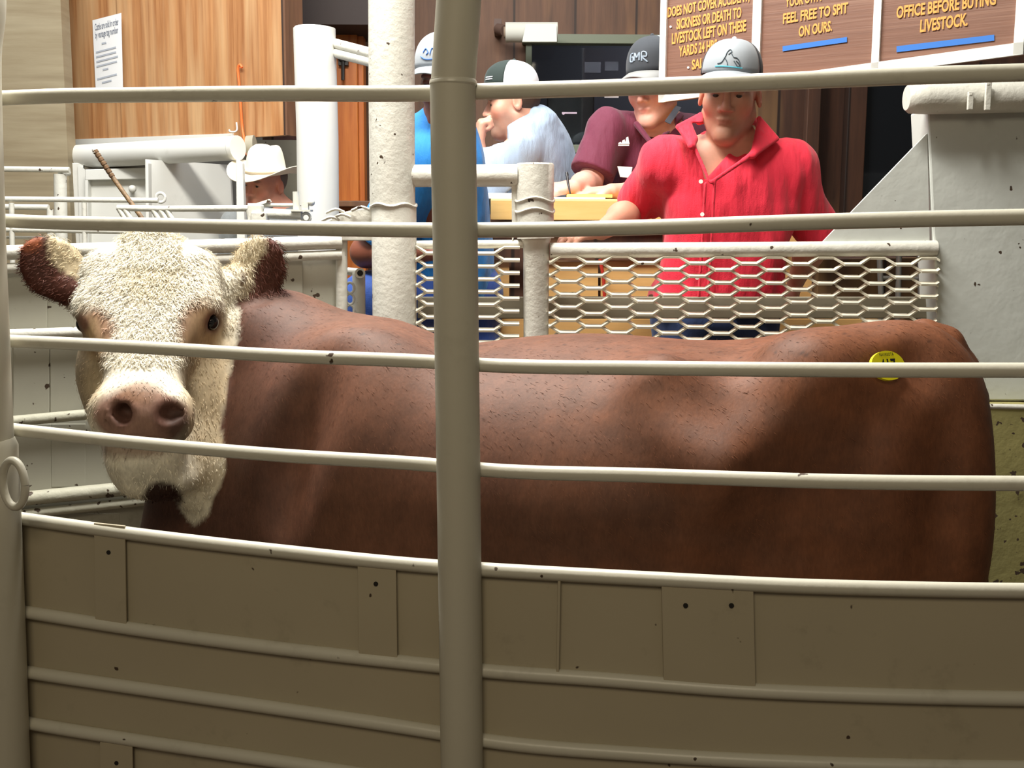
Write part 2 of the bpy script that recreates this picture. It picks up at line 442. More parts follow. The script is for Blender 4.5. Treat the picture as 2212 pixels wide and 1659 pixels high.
batten(773, 856, 1203, 1418, [(812, 1261)], 3)
batten(1428, 1626, 1252, 1476, [(1481, 1308), (1580, 1308)], 5)
batten(218, 288, 1600, 1900, [(252, 1648)], 3)
batten(1205, 1211, 1242, 1460, [], -4)

# left end post with latch ring
gp = fence
b = B().tube(smooth_path([P(-52, -150, 2.05), P(-34, 0, 2.05), P(-44, 120, 2.05), P(-40, 300, 2.05), P(-33, 520, 2.05), P(-24, 735, 2.05), P(-14, 960, 2.05)], 5), 0.036, 32)
gpo = mk('post', b, M_POST, gp, label='left end post with a welded ring')
b = B().tube([P(-14, 955, 2.05), P(-12, 962, 2.05), P(-4, 1150, 2.05), P(6, 1400, 2.05), P(16, 1680, 2.05), P(30, 2100, 2.05)], [.038, .0415, .0418, .0418, .0418, .0418], 32)
sl = mk('sleeve', b, M_POST, gpo)
b = B().torus(P(30, 1045, 1.985), 0.041, 0.0075, ax=(0.35, 1, 0), sx=0.62)
mk('latch_ring', b, M_RAIL, gpo, label='round steel ring welded on the post')

# ================================================================== bull
def fp(px, py, Y): return P(px, py, Y)
ax0, ax1 = P(560, 1000, 2.60), P(2150, 1000, 2.34); ax0[2] = ax1[2] = 1.10
axd = (ax1 - ax0)
def body_t(px):
    # parameter along axis whose projection has column px
    ts = np.linspace(0, 1, 200); X = np.array([ax0 + axd * t for t in ts]); return float(np.interp(px, pix(X)[0], ts))
st = [(565, 800, .80, .10), (620, 752, .66, .18), (760, 740, .54, .29), (900, 748, .50, .335), (1100, 757, .50, .37), (1300, 752, .52, .385),
      (1500, 742, .58, .375), (1650, 731, .66, .35), (1780, 716, .72, .325), (1900, 723, .76, .30), (1985, 717, .78, .265), (2045, 748, .84, .215), (2088, 800, .92, .15), (2112, 860, 1.0, .07)]
ts, aa, bu, bd = [], [], [], []
for px, ty, zb, hw in st:
    t = body_t(px); c = ax0 + axd * t; ts.append(t); aa.append(hw); bu.append(P(px, ty, c[1])[2] - 1.10); bd.append(1.10 - zb)
side = np.cross((0, 0, 1.0), axd); side /= np.linalg.norm(side)   # toward +Y
up_sign = np.cross(axd / np.linalg.norm(axd), side)[2]
if up_sign < 0: side = -side
t0, t1 = ts[0], ts[-1]; A_ = ax0 + axd * t0; B_ = ax0 + axd * t1; tn = [(t - t0) / (t1 - t0) for t in ts]
body_p = [loft(A_, B_, side, tn, aa, bu, bd, n=2.35)]
near = -abs(1) * (side if side[1] > 0 else -side)  # toward camera
def bp(px, py, dn):
    """point on the bull's centre plane column px,row py, moved dn toward the camera side"""
    t = body_t(px); Y = (ax0 + axd * t)[1]; return P(px, py, Y - dn)
neck_p = [cone(bp(760, 960, .0), P(545, 850, 2.74), .30, .20), cone(P(545, 850, 2.74), P(440, 770, 2.78), .20, .14),
          cone(bp(800, 860, .0), P(600, 752, 2.62), .13, .105), cone(P(600, 752, 2.62), P(480, 725, 2.72), .105, .10),
          cone(P(425, 1000, 2.60), P(475, 1205, 2.58), .115, .165), cone(P(475, 1205, 2.58), bp(760, 1180, 0), .165, .27),
          cone(P(480, 900, 2.70), bp(700, 1100, 0), .18, .27)]
F_leg = lambda x, y, z: np.array((x, y, z))
thigh = [ell(bp(1940, 985, .14), (.165, .135, .27), rot(-9)), ell(bp(1940, 985, -.14), (.165, .135, .27), rot(-9)),
         ell(bp(1965, 1180, .13), (.150, .12, .27), rot(-9)), ell(bp(1965, 1180, -.13), (.150, .12, .27), rot(-9))]
legs = []
for dn in (.16, -.16):
    k = bp(1960, 1250, dn); x, y = k[0], k[1]
    legs += chain([F_leg(x, y, .80), F_leg(x - .02, y, .66), F_leg(x + .13, y, .50), F_leg(x + .08, y, .16)], [.14, .12, .062, .045])
    legs += chain([F_leg(x + .08, y, .16), F_leg(x + .02, y, .05)], [.048, .058])
    k = bp(840, 1250, dn); x, y = k[0], k[1]
    legs += chain([F_leg(x, y, .85), F_leg(x + .04, y, .62), F_leg(x, y, .40), F_leg(x, y, .14)], [.16, .10, .065, .047])
    legs += chain([F_leg(x, y, .14), F_leg(x - .05, y, .05)], [.05, .06])
shoulder = [ell(bp(830, 1010, .19), (.20, .13, .30), rot(-9, 0, -12)), ell(bp(1250, 1030, .04), (.42, .33, .30), rot(-9))]
hook = [ell(bp(1775, 778, .20), (.07, .05, .03)), ell(bp(1775, 778, -.20), (.07, .05, .03)),
        cone(bp(1745, 815, .25), bp(1600, 985, .315), .035, .045), cone(bp(1430, 825, .28), bp(1560, 1010, .325), .035, .045)]
tailp = chain([P(1930, 742, 2.34), P(1995, 728, 2.34), P(2040, 745, 2.34), P(2074, 796, 2.34), P(2096, 860, 2.34), P(2104, 950, 2.34), P(2106, 1100, 2.34), P(2112, 1280, 2.34), P(2122, 1500, 2.34), P(2122, 1620, 2.34)],
              [.03, .035, .037, .034, .03, .028, .026, .022, .02, .045])

# head
HA, HB = P(326, 545, 2.55), P(306, 905, 2.26)
hd = (HB - HA) / np.linalg.norm(HB - HA); hs = np.array((1.0, 0.04, 0)); hs -= hd * (hs @ hd); hs /= np.linalg.norm(hs); hu = np.cross(hd, hs)
if hu[1] > 0: hs, hu = -hs, -hu     # up = face normal, toward camera
ht = [0, .12, .28, .42, .55, .70, .84, .95, 1.0]
hw = [.070, .110, .142, .143, .115, .084, .080, .084, .070]
hf = [.050, .060, .066, .062, .060, .058, .056, .052, .040]
hb = [.08, .13, .15, .15, .14, .12, .09, .075, .06]
skull = [loft(HA, HB, hs, ht, hw, hf, hb, n=2.5)]
head_p = skull + [ell(P(326, 542, 2.56), (.062, .06, .048)),                                        # poll
    ell(P(213, 672, 2.485), (.050, .06, .058)), ell(P(432, 668, 2.485), (.050, .06, .058)),      # orbits
    ell(P(245, 590, 2.53), (.07, .07, .06)), ell(P(408, 590, 2.53), (.07, .07, .06)),
    ell(P(306, 893, 2.255), (.090, .062, .062)), ell(P(235, 900, 2.28), (.036, .045, .05)), ell(P(378, 905, 2.28), (.036, .045, .05)),  # muzzle
    ell(P(428, 815, 2.53), (.082, .12, .13)), ell(P(448, 880, 2.49), (.052, .09, .10)), ell(P(245, 800, 2.56), (.075, .12, .12)),          # cheeks
    cone(P(452, 800, 2.60), P(440, 900, 2.52), .062, .075), cone(P(440, 900, 2.52), P(340, 985, 2.36), .078, .07),
    cone(P(262, 880, 2.5), P(310, 985, 2.34), .07, .075), ell(P(318, 985, 2.315), (.078, .07, .052)), ell(P(345, 1030, 2.36), (.085, .09, .045)), ell(P(425, 990, 2.44), (.07, .08, .09)),
    cone(P(420, 960, 2.50), P(422, 1062, 2.42), .05, .036)]
def ear(base, tip, wid, nrm, bend):
    """cupped leaf: loft with thin section"""
    base, tip = np.asarray(base), np.asarray(tip); d = tip - base; d /= np.linalg.norm(d)
    s = np.cross(d, nrm); return loft(base, tip, s, [0, .2, .45, .7, .88, 1], [w * wid for w in (.42, .72, 1.0, .95, .70, .30)], [.030, .026, .020, .016, .012, .008], [.030, .026, .020, .016, .012, .008], off=bend, n=2.2)
earL = [ear(P(178, 640, 2.58), P(60, 526, 2.56), .068, (0.25, -1, 0.1), [0, .004, .008, .006, 0, -.008]), cone(P(200, 650, 2.6), P(150, 625, 2.58), .055, .034)]
earR = [ear(P(505, 630, 2.60), P(600, 528, 2.58), .066, (-0.25, -1, 0.1), [0, .004, .008, .006, 0, -.008]), cone(P(465, 640, 2.6), P(520, 610, 2.6), .055, .038)]
EYE = [(P(181, 700, 2.455), -1), (P(456, 696, 2.450), 1)]

LO = np.array((-1.28, 1.85, -0.02)); HI = np.array((1.25, 3.02, 1.92))
fld = Field(LO, HI, 0.0085)
fld.add(body_p, .05).add(thigh, .09).add(shoulder, .11).add(legs, .07).add(hook, .14).add(neck_p, .10)
fld.cut([ell(bp(1560, 850, .40), (.11, .06, .055), rot(-9, 0, 10)), ell(bp(2080, 1060, .34), (.05, .10, .35)), ell(bp(1700, 1180, .40), (.10, .055, .22), rot(-9, 0, 15)), ell(bp(640, 930, .33), (.05, .07, .22), rot(0, 0, 12)), ell(bp(1895, 700, .0), (.07, .05, .02))], .09)
fld.add(tailp, .018)
fld.cut([ell(P(2015, 795, 2.06), (.05, .07, .035), rot(0, 0, 25))], .07)
fld.add(head_p, .035)
fld.add(earL[1:] + earR[1:], .03); fld.add(earL[:1] + earR[:1], .014)
# ear cups, eye sockets, nostrils, mouth
fld.cut([ell(P(100, 600, 2.515), (.047, .030, .076), rot(0, 0, -42)), ell(P(572, 598, 2.535), (.045, .030, .074), rot(0, 0, 38))], .018)
fld.cut([ell(P(168, 700, 2.46), (.020, .026, .020)), ell(P(466, 696, 2.45), (.020, .026, .020))], .010)
fld.cut([ell(P(262, 893, 2.20), (.023, .05, .020), rot(0, 0, 35)), ell(P(362, 896, 2.20), (.024, .05, .021), rot(0, 0, -35)), cone(P(240, 905, 2.215), P(228, 885, 2.25), .006, .005), cone(P(384, 908, 2.215), P(394, 888, 2.25), .006, .005)], .008)
fld.cut([cone(P(240, 955, 2.22), P(385, 962, 2.24), .006, .006)], .012)
BV, BF = fld.mesh()
BN = normals(BV, BF)
print('bull verts', len(BV))
bx, by = pix(BV)
dh = dmin(head_p, BV); dn_ = np.minimum(dmin(neck_p, BV), dmin(body_p, BV))
nz = vnoise(BV, 45, 3); nz2 = vnoise(BV, 120, 5)
brown = np.array(lin(112, 73, 54)); dark = np.array(lin(76, 44, 34)); tanb = np.array(lin(176, 112, 66))
C = np.repeat(brown[None], len(BV), 0)
def blend(C, mask, col):
    m = np.clip(mask, 0, 1)[:, None]; return C * (1 - m) + np.asarray(col)[None] * m
def blob(cx, cy, rx, ry, soft=0.5, ang=0):
    a = math.radians(ang); u = (bx - cx) * math.cos(a) + (by - cy) * math.sin(a); v = -(bx - cx) * math.sin(a) + (by - cy) * math.cos(a)
    r = np.sqrt((u / rx) ** 2 + (v / ry) ** 2) + 0.10 * nz; return np.clip((1 - r) / soft + 0.5, 0, 1)
C = blend(C, np.clip((BV[:, 0] - .05) / .6 + .3 * nz, 0, 1) * .75, lin(128, 76, 46))   # redder hindquarters
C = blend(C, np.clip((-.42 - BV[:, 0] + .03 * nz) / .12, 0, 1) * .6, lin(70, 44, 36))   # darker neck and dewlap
C = blend(C, np.clip(0.5 - dmin(tailp, BV) / .012, 0, 1) * np.clip((bx - 2020) / 40, 0, 1) * .9, lin(40, 24, 18))
fac = np.clip((dn_ - dh) / .012 + 0.5 + nz * .35, 0, 1) * (bx < 520)
white = np.array(lin(240, 233, 214))
C = blend(C, fac, white)
face = fac > .5
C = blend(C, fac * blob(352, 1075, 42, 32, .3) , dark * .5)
C = blend(C, fac * np.maximum(blob(205, 715, 45, 52), blob(430, 705, 48, 60)) * .9, lin(170, 126, 94))
C = blend(C, fac * np.maximum(blob(182, 790, 45, 110), blob(450, 850, 60, 190, .6)) * .7, lin(192, 164, 118))
C = blend(C, fac * np.maximum(blob(176, 700, 16, 22), blob(458, 696, 18, 24)) * .85, lin(120, 78, 60))
C = blend(C, fac * blob(325, 600, 70, 55, .8) * .45, lin(206, 190, 148))
C = blend(C, fac * (BV[:, 1] < 2.36) * blob(308, 900, 102, 66, .25), lin(158, 122, 106))
C = blend(C, fac * (BV[:, 1] < 2.36) * blob(306, 846, 55, 26, .7) * .8, lin(130, 90, 58))
C = blend(C, fac * (BV[:, 1] < 2.36) * np.maximum(blob(262, 893, 30, 32, .5), blob(364, 898, 34, 40, .5)) * .7, lin(96, 60, 52))
C = blend(C, fac * blob(290, 968, 85, 22, .6) * .7, lin(120, 84, 62))
C = blend(C, fac * (BV[:, 1] < 2.30) * blob(386, 925, 22, 38, .5) * .6, lin(60, 46, 40))
dL = np.minimum(dmin(earL[:1], BV), dmin(earR[:1], BV)); ear_m = np.clip(.5 - (dL - .008) / .006, 0, 1)
earc = np.repeat(np.array(lin(100, 57, 45))[None], len(BV), 0)
eu = np.clip((np.interp(bx, [60, 175], [520, 612]) - by + 0) / 6 + 1.1 + nz * 1.0, 0, 1) * np.clip((bx - 96) / 20, 0, 1)
earc = np.where((bx < 250)[:, None], blend(earc, eu * (bx < 250), lin(214, 196, 160)), earc)
er = np.clip((np.interp(by, [520, 640], [574, 540]) - bx) / 10 + nz, 0, 1)
earc = np.where((bx > 400)[:, None], blend(earc, er, lin(220, 205, 175)), earc)
earc = blend(earc, np.maximum(blob(62, 520, 26, 22, .6), 0 * bx), lin(170, 96, 62))
C = blend(C, ear_m * (1 - .0), [0, 0, 0]) * 1 + earc * ear_m[:, None] * 1
# flies / mud specks on the back
sp = vnoise(BV, 420, 9) > 1.02
C[sp & (bx > 750) & (by < 800) & ~face & (ear_m < .1)] *= 0.45
C = np.clip(C * (1 + .10 * nz2[:, None]), 0, 1)
M_COAT = vcol('bull_coat', 0.62, 170, 0.22, 0.22, (1, 1, .35), .002, blot=.45, spec=.35)
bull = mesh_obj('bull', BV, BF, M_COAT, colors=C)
tag(bull, 'large reddish brown bull with a curly white face standing broadside behind the foreground pipe fence', 'bull')
M_EYE = plain('eye', (0.008, 0.006, 0.006), 0.12)
for (e, sgn) in EYE:
    mk('eye', B().ball(e, (.0165, .0165, .0185), 24), M_EYE, bull, smooth='all')
# curly hair of the face
M_HAIR = vcol('bull_hair', 0.6, 90, .15, .1, spec=.3)
def grow(mask, n, length, width, curl, lift, colf, flowf, name, label=None):
    ii = np.flatnonzero(mask)
    if len(ii) == 0: print('no hair', name); return
    k = RNG.choice(ii, n); base = BV[k] + RNG.normal(size=(n, 3)) * .003; nr = BN[k]
    fl = flowf(base, nr); cc = colf(k)
    return hair_mesh(name, base, nr, fl, length, width, cc, bull, M_HAIR, curl=curl, lift=lift, label=label)
fc = P(325, 640, 2.42)
def flow_face(b, n):
    q = b - fc; f = np.stack([q[:, 0] * 2.5, -0.1 + 0 * q[:, 0], -0.35 - .2 * np.abs(q[:, 2])], 1) + RNG.normal(size=b.shape) * .18; return f
front = BN[:, 1] < -0.05
def cface(k): return np.clip(C[k] * RNG.uniform(.72, 1.12, (len(k), 1)), 0, 1)
grow(face & (BN[:, 1] < .3) & (by < 790) & (by > 545) & (bx > 215) & (bx < 430) & (ear_m < .05) & (np.hypot((bx - 208) / 38, (by - 715) / 45) > 1) & (np.hypot((bx - 428) / 40, (by - 708) / 50) > 1), 13000, .014, .0010, .45, .20, cface, flow_face, 'face_curls')
grow(face & (by < 720) & (by > 540) & ((bx < 230) | (bx > 415)) & (ear_m < .2) & (np.hypot((bx - 190) / 38, (by - 712) / 42) > 1) & (np.hypot((bx - 440) / 42, (by - 706) / 46) > 1), 6000, .014, .0009, .35, .25, cface, flow_face, 'temple_hair')
grow(face & (by >= 760) & (by < 860), 5000, .008, .0007, .15, .12, cface, flow_face, 'nose_hair')
grow(face & (by > 860) & ~((bx > 215) & (bx < 400) & (by < 955) & (BV[:, 1] < 2.33)), 5000, .012, .0008, .3, .2, cface, lambda b, n: np.tile([0.0, 0, -1], (len(b), 1)) + RNG.normal(size=b.shape) * .3, 'jaw_hair')
grow(face & (by < 575) & (bx > 262) & (bx < 392), 4600, .024, .0009, .5, .35, lambda k: np.clip(np.array(lin(250, 242, 220))[None] * RNG.uniform(.65, 1.1, (len(k), 1)), 0, 1),
     lambda b, n: np.stack([(b[:, 0] - fc[0]) * 3, -.5 + 0 * b[:, 0], -.6 + 0 * b[:, 0]], 1) + RNG.normal(size=b.shape) * .15, 'poll_tuft', 'yellowish tuft of hair on top of the head')
grow((ear_m > .4) & (bx < 250), 1800, .014, .0008, .3, .3, cface, lambda b, n: np.tile([-.8, -.3, -.4], (len(b), 1)) + RNG.normal(size=b.shape) * .25, 'ear_hair')
grow((ear_m > .4) & (bx > 400), 2200, .020, .0008, .3, .3, cface, lambda b, n: np.tile([.5, -.3, -.8], (len(b), 1)) + RNG.normal(size=b.shape) * .25, 'ear_hair')
hm = (~face) & (ear_m < .1) & (bx < 2200) & (by < 1300) & (BN[:, 1] < .5)
grow(hm, 24000, .010, .0006, .12, .03, lambda k: np.clip(C[k] * RNG.uniform(.95, 1.2, (len(k), 1)), 0, 1), lambda b, n: np.tile([.6, 0, -.7], (len(b), 1)) + RNG.normal(size=b.shape) * .2, 'coat_hair')
# yellow sale tag glued on the rump
def surf_hit(px, py):
    d = P(px, py, 2.0) - CAM; d /= np.linalg.norm(d); q = BV - CAM; t = q @ d; r = np.linalg.norm(q - t[:, None] * d, axis=1)
    i = np.flatnonzero(r < .012); j = i[np.argmin(t[i])]; return CAM + d * t[j], BN[j]
tp, tnn = surf_hit(1911, 792); print('tag', tp, tnn)
# ------------------------------------------------ sale tag on the rump
def text_mesh(name, s, mat, parent, O, ux, uy, w, h, depth=0.001, bold=0.0, size_from=None, nrm=None, label=None):
    """lettering: baseline starts at world point O, runs along ux (unit) for width w, cap height h along uy"""
    cu = bpy.data.curves.new(name, 'FONT'); cu.body = s; cu.size = 1; cu.offset = bold; cu.resolution_u = 3; cu.extrude = 0.0
    to = bpy.data.objects.new(name, cu); COL.objects.link(to)
    dg = bpy.context.evaluated_depsgraph_get(); me = bpy.data.meshes.new_from_object(to.evaluated_get(dg))
    V = np.array([v.co[:] for v in me.vertices]); F = [tuple(p.vertices) for p in me.polygons]
    bpy.data.objects.remove(to); bpy.data.curves.remove(cu); bpy.data.meshes.remove(me)
    capref = 0.69; x0, x1 = V[:, 0].min(), V[:, 0].max()
    ux, uy = np.asarray(ux, float), np.asarray(uy, float); n = np.cross(ux, uy) if nrm is None else np.asarray(nrm)
    W3 = np.asarray(O) + ((V[:, 0] - x0) / (x1 - x0) * w)[:, None] * ux + (V[:, 1] / capref * h)[:, None] * uy
    b = B(); b.add(W3 + n * depth, F); nb = len(W3)
    return mk(name, b, mat, parent, smooth=False, label=label)

M_TAGY = plain('tag_yellow', lin(238, 226, 20), 0.5)
M_INK = plain('ink_black', (0.012, 0.012, 0.012), 0.6)
tn = np.array((0.0, -1, .42)); tn = tnn if tnn[1] < -.2 else tn; tn = tn / np.linalg.norm(tn)
tux = np.cross((0, 0, 1.0), tn); tux /= np.linalg.norm(tux)
if tux[0] < 0: tux = -tux
tuy = np.cross(tn, tux); tuy = tuy if tuy[2] > 0 else -tuy
tc0 = np.asarray(tp) + tn * .010
def disc_pts(c, rx, ry, n=36): return [c + rx * math.cos(t) * tux + ry * math.sin(t) * tuy for t in np.linspace(0, 2 * math.pi, n, endpoint=False)]
tg = mk('auction_tag', B().prism(disc_pts(tc0, .044, .029), -tn * .007), M_TAGY, bull, smooth=False, label='yellow oval sale sticker on the rump reading 417')
text_mesh('tag_number', '417', M_INK, tg, tc0 - tux * .022 - tuy * .014, tux, tuy, .042, .026, .0012, .02, nrm=tn)
text_mesh('tag_lettering', 'NAVASOTA', M_INK, tg, tc0 - tux * .019 + tuy * .0185, tux, tuy, .038, .006, .0012, .01, nrm=tn)

# ================================================================== setting: floors and walls
M_FLOOR = paint('ring_floor', lin(74, 58, 42), .9, 20, .8, .8, .5)
M_CONC = paint('grey_concrete', lin(150, 144, 126), .85, 18, .6, .74, .35, (100, 92, 70))
M_BOARD = wood('painted_boards', lin(150, 138, 112), lin(132, 118, 92), lin(120, 106, 82), sc=(2, 2, 22), rough=.7)
M_BROWN = wood('brown_planks', lin(116, 80, 56), lin(80, 54, 38), lin(152, 108, 70), sc=(16, 16, 1.2), rough=.6, seam=.34)
M_BROWN2 = wood('brown_planks_dark', lin(96, 62, 42), lin(54, 36, 28), lin(160, 122, 76), sc=(14, 14, 1.0), rough=.6, seam=.30, c3t=(.55, .8))
M_WARM = wood('varnished_boards', lin(184, 134, 88), lin(142, 92, 54), lin(196, 162, 120), sc=(46, 46, 1.4), rough=.42, c3t=(.45, .8))
M_ORANGE = wood('orange_pine', lin(206, 122, 54), lin(176, 92, 36), sc=(30, 30, 2.0), rough=.4)
M_PLY = wood('plywood', lin(222, 178, 112), lin(198, 152, 92), sc=(2.5, 2.5, 22), rough=.5)
M_DESK = wood('desk_laminate', lin(238, 200, 130), lin(228, 186, 112), sc=(3, 3, 30), rough=.4)
M_WHITEW = plain('white_trim', lin(238, 238, 232), .5)
M_SIGN = wood('sign_brown', lin(126, 88, 70), lin(112, 76, 60), lin(138, 102, 84), sc=(3, 3, 90), rough=.5)
M_SIGNT = plain('sign_letters', lin(236, 158, 76), .5)
M_BLUE = plain('sign_blue', lin(44, 112, 196), .5)
M_GLASS = plain('dark_glass', (.012, .014, .017), .06)
M_GREY = paint('chute_white', lin(214, 214, 208), .5, 20, .2, .78, .15)
M_WALLR = paint('ring_wall_paint', lin(206, 210, 204), .6, 16, .7, .735, .22, (120, 115, 90), .006)
M_DIRTY = paint('stained_concrete', lin(160, 152, 96), .8, 26, .8, .64, 1.0, (92, 84, 44), .006)
M_BRICK = wood('old_brick', lin(96, 56, 44), lin(64, 40, 34), sc=(10, 10, 40), rough=.8)

def wallpoly(name, pts, mat, d, **kw): return mk(name, B().prism(pts, d), mat, smooth=False, **kw)
struct(wallpoly('floor', [(-6, -3, 0), (6, -3, 0), (6, 3.62, 0), (-6, 3.62, 0)], M_FLOOR, (0, 0, -.1)))
struct(wallpoly('floor_platform', [(-6, 3.64, .47), (6, 3.64, .47), (6, 9, .47), (-6, 9, .47)], M_CONC, (0, 0, -.57)))
# back wall of the block (dark planks) around window_1
YB = 6.4
def wp(px, py, Y=YB): return P(px, py, Y)
x0 = wp(560, 0)[0]; xw0 = wp(1146, 200)[0]; xw1 = wp(1560, 200)[0]; zt = wp(1200, 92)[2]; zb = wp(1200, 318)[2]; x1 = 3.6
bk = B()
bk.box(((x0 + xw0) / 2, YB + .05, 2.5), (xw0 - x0, .1, 4.1)); bk.box(((xw1 + x1) / 2, YB + .05, 2.5), (x1 - xw1, .1, 4.1))
bk.box(((xw0 + xw1) / 2, YB + .05, (zt + 4.55) / 2), (xw1 - xw0, .1, 4.55 - zt)); bk.box(((xw0 + xw1) / 2, YB + .05, (zb + .45) / 2), (xw1 - xw0, .1, zb - .45))
struct(mk('wall_back', bk, M_BROWN, smooth=False))
# room behind the window so the pane shows a dark office
rb = B(); rb.box(((xw0 + xw1) / 2, YB + 1.6, 2.2), (xw1 - xw0 + 1.2, .05, 2.6)); rb.box((xw0 - .6, YB + .85, 2.2), (.05, 1.5, 2.6)); rb.box((xw1 + .6, YB + .85, 2.2), (.05, 1.5, 2.6))
rb.box(((xw0 + xw1) / 2, YB + .85, 3.5), (xw1 - xw0 + 1.2, 1.5, .05)); rb.box(((xw0 + xw1) / 2, YB + .85, .95), (xw1 - xw0 + 1.2, 1.5, .05))
struct(mk('wall_office', rb, plain('office_dark', lin(120, 118, 126), .8), smooth=False))
wf = B(); M_WF = plain('window_frame_paint', lin(118, 124, 104), .5)
wf.box(((xw0 + xw1) / 2, YB - .02, zt + .012), (xw1 - xw0 + .1, .08, .05)); wf.box(((xw0 + xw1) / 2, YB - .02, zb - .012), (xw1 - xw0 + .1, .08, .045)); wf.box((xw0 - .012, YB - .01, (zt + zb) / 2), (.035, .06, zt - zb))
w1 = struct(mk('window_1', wf, M_WF, smooth=False, bevel=.003))
m, nt, b_ = new_mat('window_glass'); b_.inputs['Base Color'].default_value = (.6, .65, .7, 1); b_.inputs['Roughness'].default_value = .03; b_.inputs['Transmission Weight'].default_value = 1; b_.inputs['IOR'].default_value = 1.35
mk('pane', B().box(((xw0 + xw1) / 2, YB + .02, (zt + zb) / 2), (xw1 - xw0, .006, zt - zb)), m, w1, smooth=False)
area('office_fill', (1.3, YB + .9, 3.4), (1.3, YB + .9, 1.5), 1.0, .3, 7, (.9, .95, 1))  # added unseen lamp that brightens the office behind the pane
# items in the office behind the glass
M_PAP = plain('paper_white', lin(235, 236, 236), .7); M_BLK = plain('black_plastic', (.012, .012, .014), .35)
mon = root('monitor', wp(1232, 318, YB + .12), 'black computer monitor behind the office window with a pinkish light on it', 'monitor')
c = wp(1232, 258, YB + .12); mk('screen', B().box(c, (.27, .04, .27)), M_BLK, mon, smooth=False, bevel=.008)
mk('stand', B().box(c + (0, .02, -.19), (.06, .04, .12)).box(c + (0, .01, -.25), (.2, .12, .015)), M_BLK, mon, smooth=False)
m_g = plain('pink_light', (.8, .5, .55), .5); m_g.node_tree.nodes['Principled BSDF'].inputs['Emission Color'].default_value = (1, .72, .75, 1); m_g.node_tree.nodes['Principled BSDF'].inputs['Emission Strength'].default_value = 1.1
mk('indicator_light', B().box(wp(1230, 244, YB + .09), (.085, .008, .008)).ball(wp(1217, 245, YB + .09), .008, 10), m_g, mon, smooth=False)
for nm, (px, py, wpx, hpx), col, lab in [('paper_sheet', (1284, 302, 24, 22), lin(190, 232, 214), 'pale green paper taped low in the office window'),
     ('paper_sheet', (1287, 265, 26, 9), lin(210, 210, 206), 'small white paper in the office window above the green one'),
     ('paper_sheet', (1280, 146, 34, 22), lin(150, 146, 152), 'left of the two flat grey rectangles inside the office window'),  # this one and the next are plain flat grey rectangles
     ('paper_sheet', (1321, 143, 28, 18), lin(150, 146, 152), 'right of the two flat grey rectangles inside the office window'),
     ('light_tube', (1321, 209, 30, 4), lin(255, 220, 200), 'small pinkish lit tube seen through the office window')]:
    c = wp(px, py, YB + .035); k = YB / FPX
    mt = plain(nm, col, .7)
    if nm == 'light_tube': mt.node_tree.nodes['Principled BSDF'].inputs['Emission Color'].default_value = (1, .8, .7, 1); mt.node_tree.nodes['Principled BSDF'].inputs['Emission Strength'].default_value = .8
    tag(mk(nm, B().box(c, (wpx * k, .004, hpx * k)), mt, smooth=False), lab, 'light' if nm == 'light_tube' else 'paper')
# wall right of the block, behind the red shirt
YR = 5.15
r0 = P(1640, 200, YR)[0]
struct(mk('wall_right', B().box(((r0 + 4.2) / 2, YR + .05, 2.5), (4.2 - r0, .1, 4.1)), M_BROWN2, smooth=False))
struct(mk('wall_block_end', B().box((r0 + .05, (YR + YB) / 2 + .05, 2.5), (.1, YB - YR - .1, 4.1)), M_BROWN2, smooth=False))
for i, px in enumerate((1845, 1752)):
    tag(mk('wooden_stud', B().box((P(px, 300, YR - .03)[0], YR - .03, 2.2), (.085 if i == 0 else .06, .06, 2.6)), M_BROWN2, smooth=False, bevel=.004),
        ('brown upright board on the wall at the left edge of the dark pane' if i == 0 else 'narrow brown upright board on the wall right of the red shirt'), 'board')
w2b = B().box((P(1945, 300, YR - .02)[0], YR - .025, P(1900, 305, YR)[2]), (P(2060, 300, YR)[0] - P(1865, 300, YR)[0], .02, .50))
w2 = struct(mk('window_2', w2b, M_GLASS, smooth=False))
# left: grey board wall, varnished board wall, recess
YL = 5.7
def L3(px, py, Y): return P(px, py, Y)
gx = L3(140, 200, 5.25)[0]
struct(mk('wall_left', B().box(((gx - 6) / 2, 5.30, 2.5), (gx + 6, .1, 5.0)), M_BOARD, smooth=False))
a0, a1 = L3(141, 322, 5.62), L3(613, 292, 5.05)
wb = root('wall_boards', (a0 + a1) / 2 * (1, 1, 0) + np.array((0, 0, a0[2])), 'varnished light brown vertical board wall at the upper left with a paper notice', 'wall')
wb['kind'] = 'structure'
def uvw(u, z, dy=0.0):
    q = a0 + (a1 - a0) * u; return np.array((q[0], q[1] - dy, z))
dirw = (a1 - a0) * (1, 1, 0); dirw /= np.linalg.norm(dirw); nrw = np.array((dirw[1], -dirw[0], 0)); nrw = nrw if nrw[1] < 0 else -nrw
us = (L3(265, 200, 5.5)[0] - a0[0]) / (a1[0] - a0[0])
zb0, zt0 = a0[2], 3.3
for u0, u1 in ((0, us - .003), (us + .003, 1)):
    z0 = a0[2] + (a1[2] - a0[2]) * u0; z1 = a0[2] + (a1[2] - a0[2]) * u1
    mk('board_panel', B().prism([uvw(u0, z0), uvw(u1, z1), uvw(u1, zt0), uvw(u0, zt0)], -nrw * .03), M_WARM, wb, smooth=False)
mk('painted_edge', B().prism([uvw(0, a0[2] - .005), uvw(.79, a0[2] + (a1[2] - a0[2]) * .79 - .005), uvw(.79, a0[2] + (a1[2] - a0[2]) * .79 + .022), uvw(0, a0[2] + .045)], nrw * .006), M_GREY, wb, smooth=False, label='white painted lower edge')
side_d = -nrw
mk('end_board', B().prism([uvw(1, a1[2]), uvw(1, zt0), uvw(1, zt0) + side_d * .13, uvw(1, a1[2]) + side_d * .13], dirw * .02), M_BROWN, wb, smooth=False)
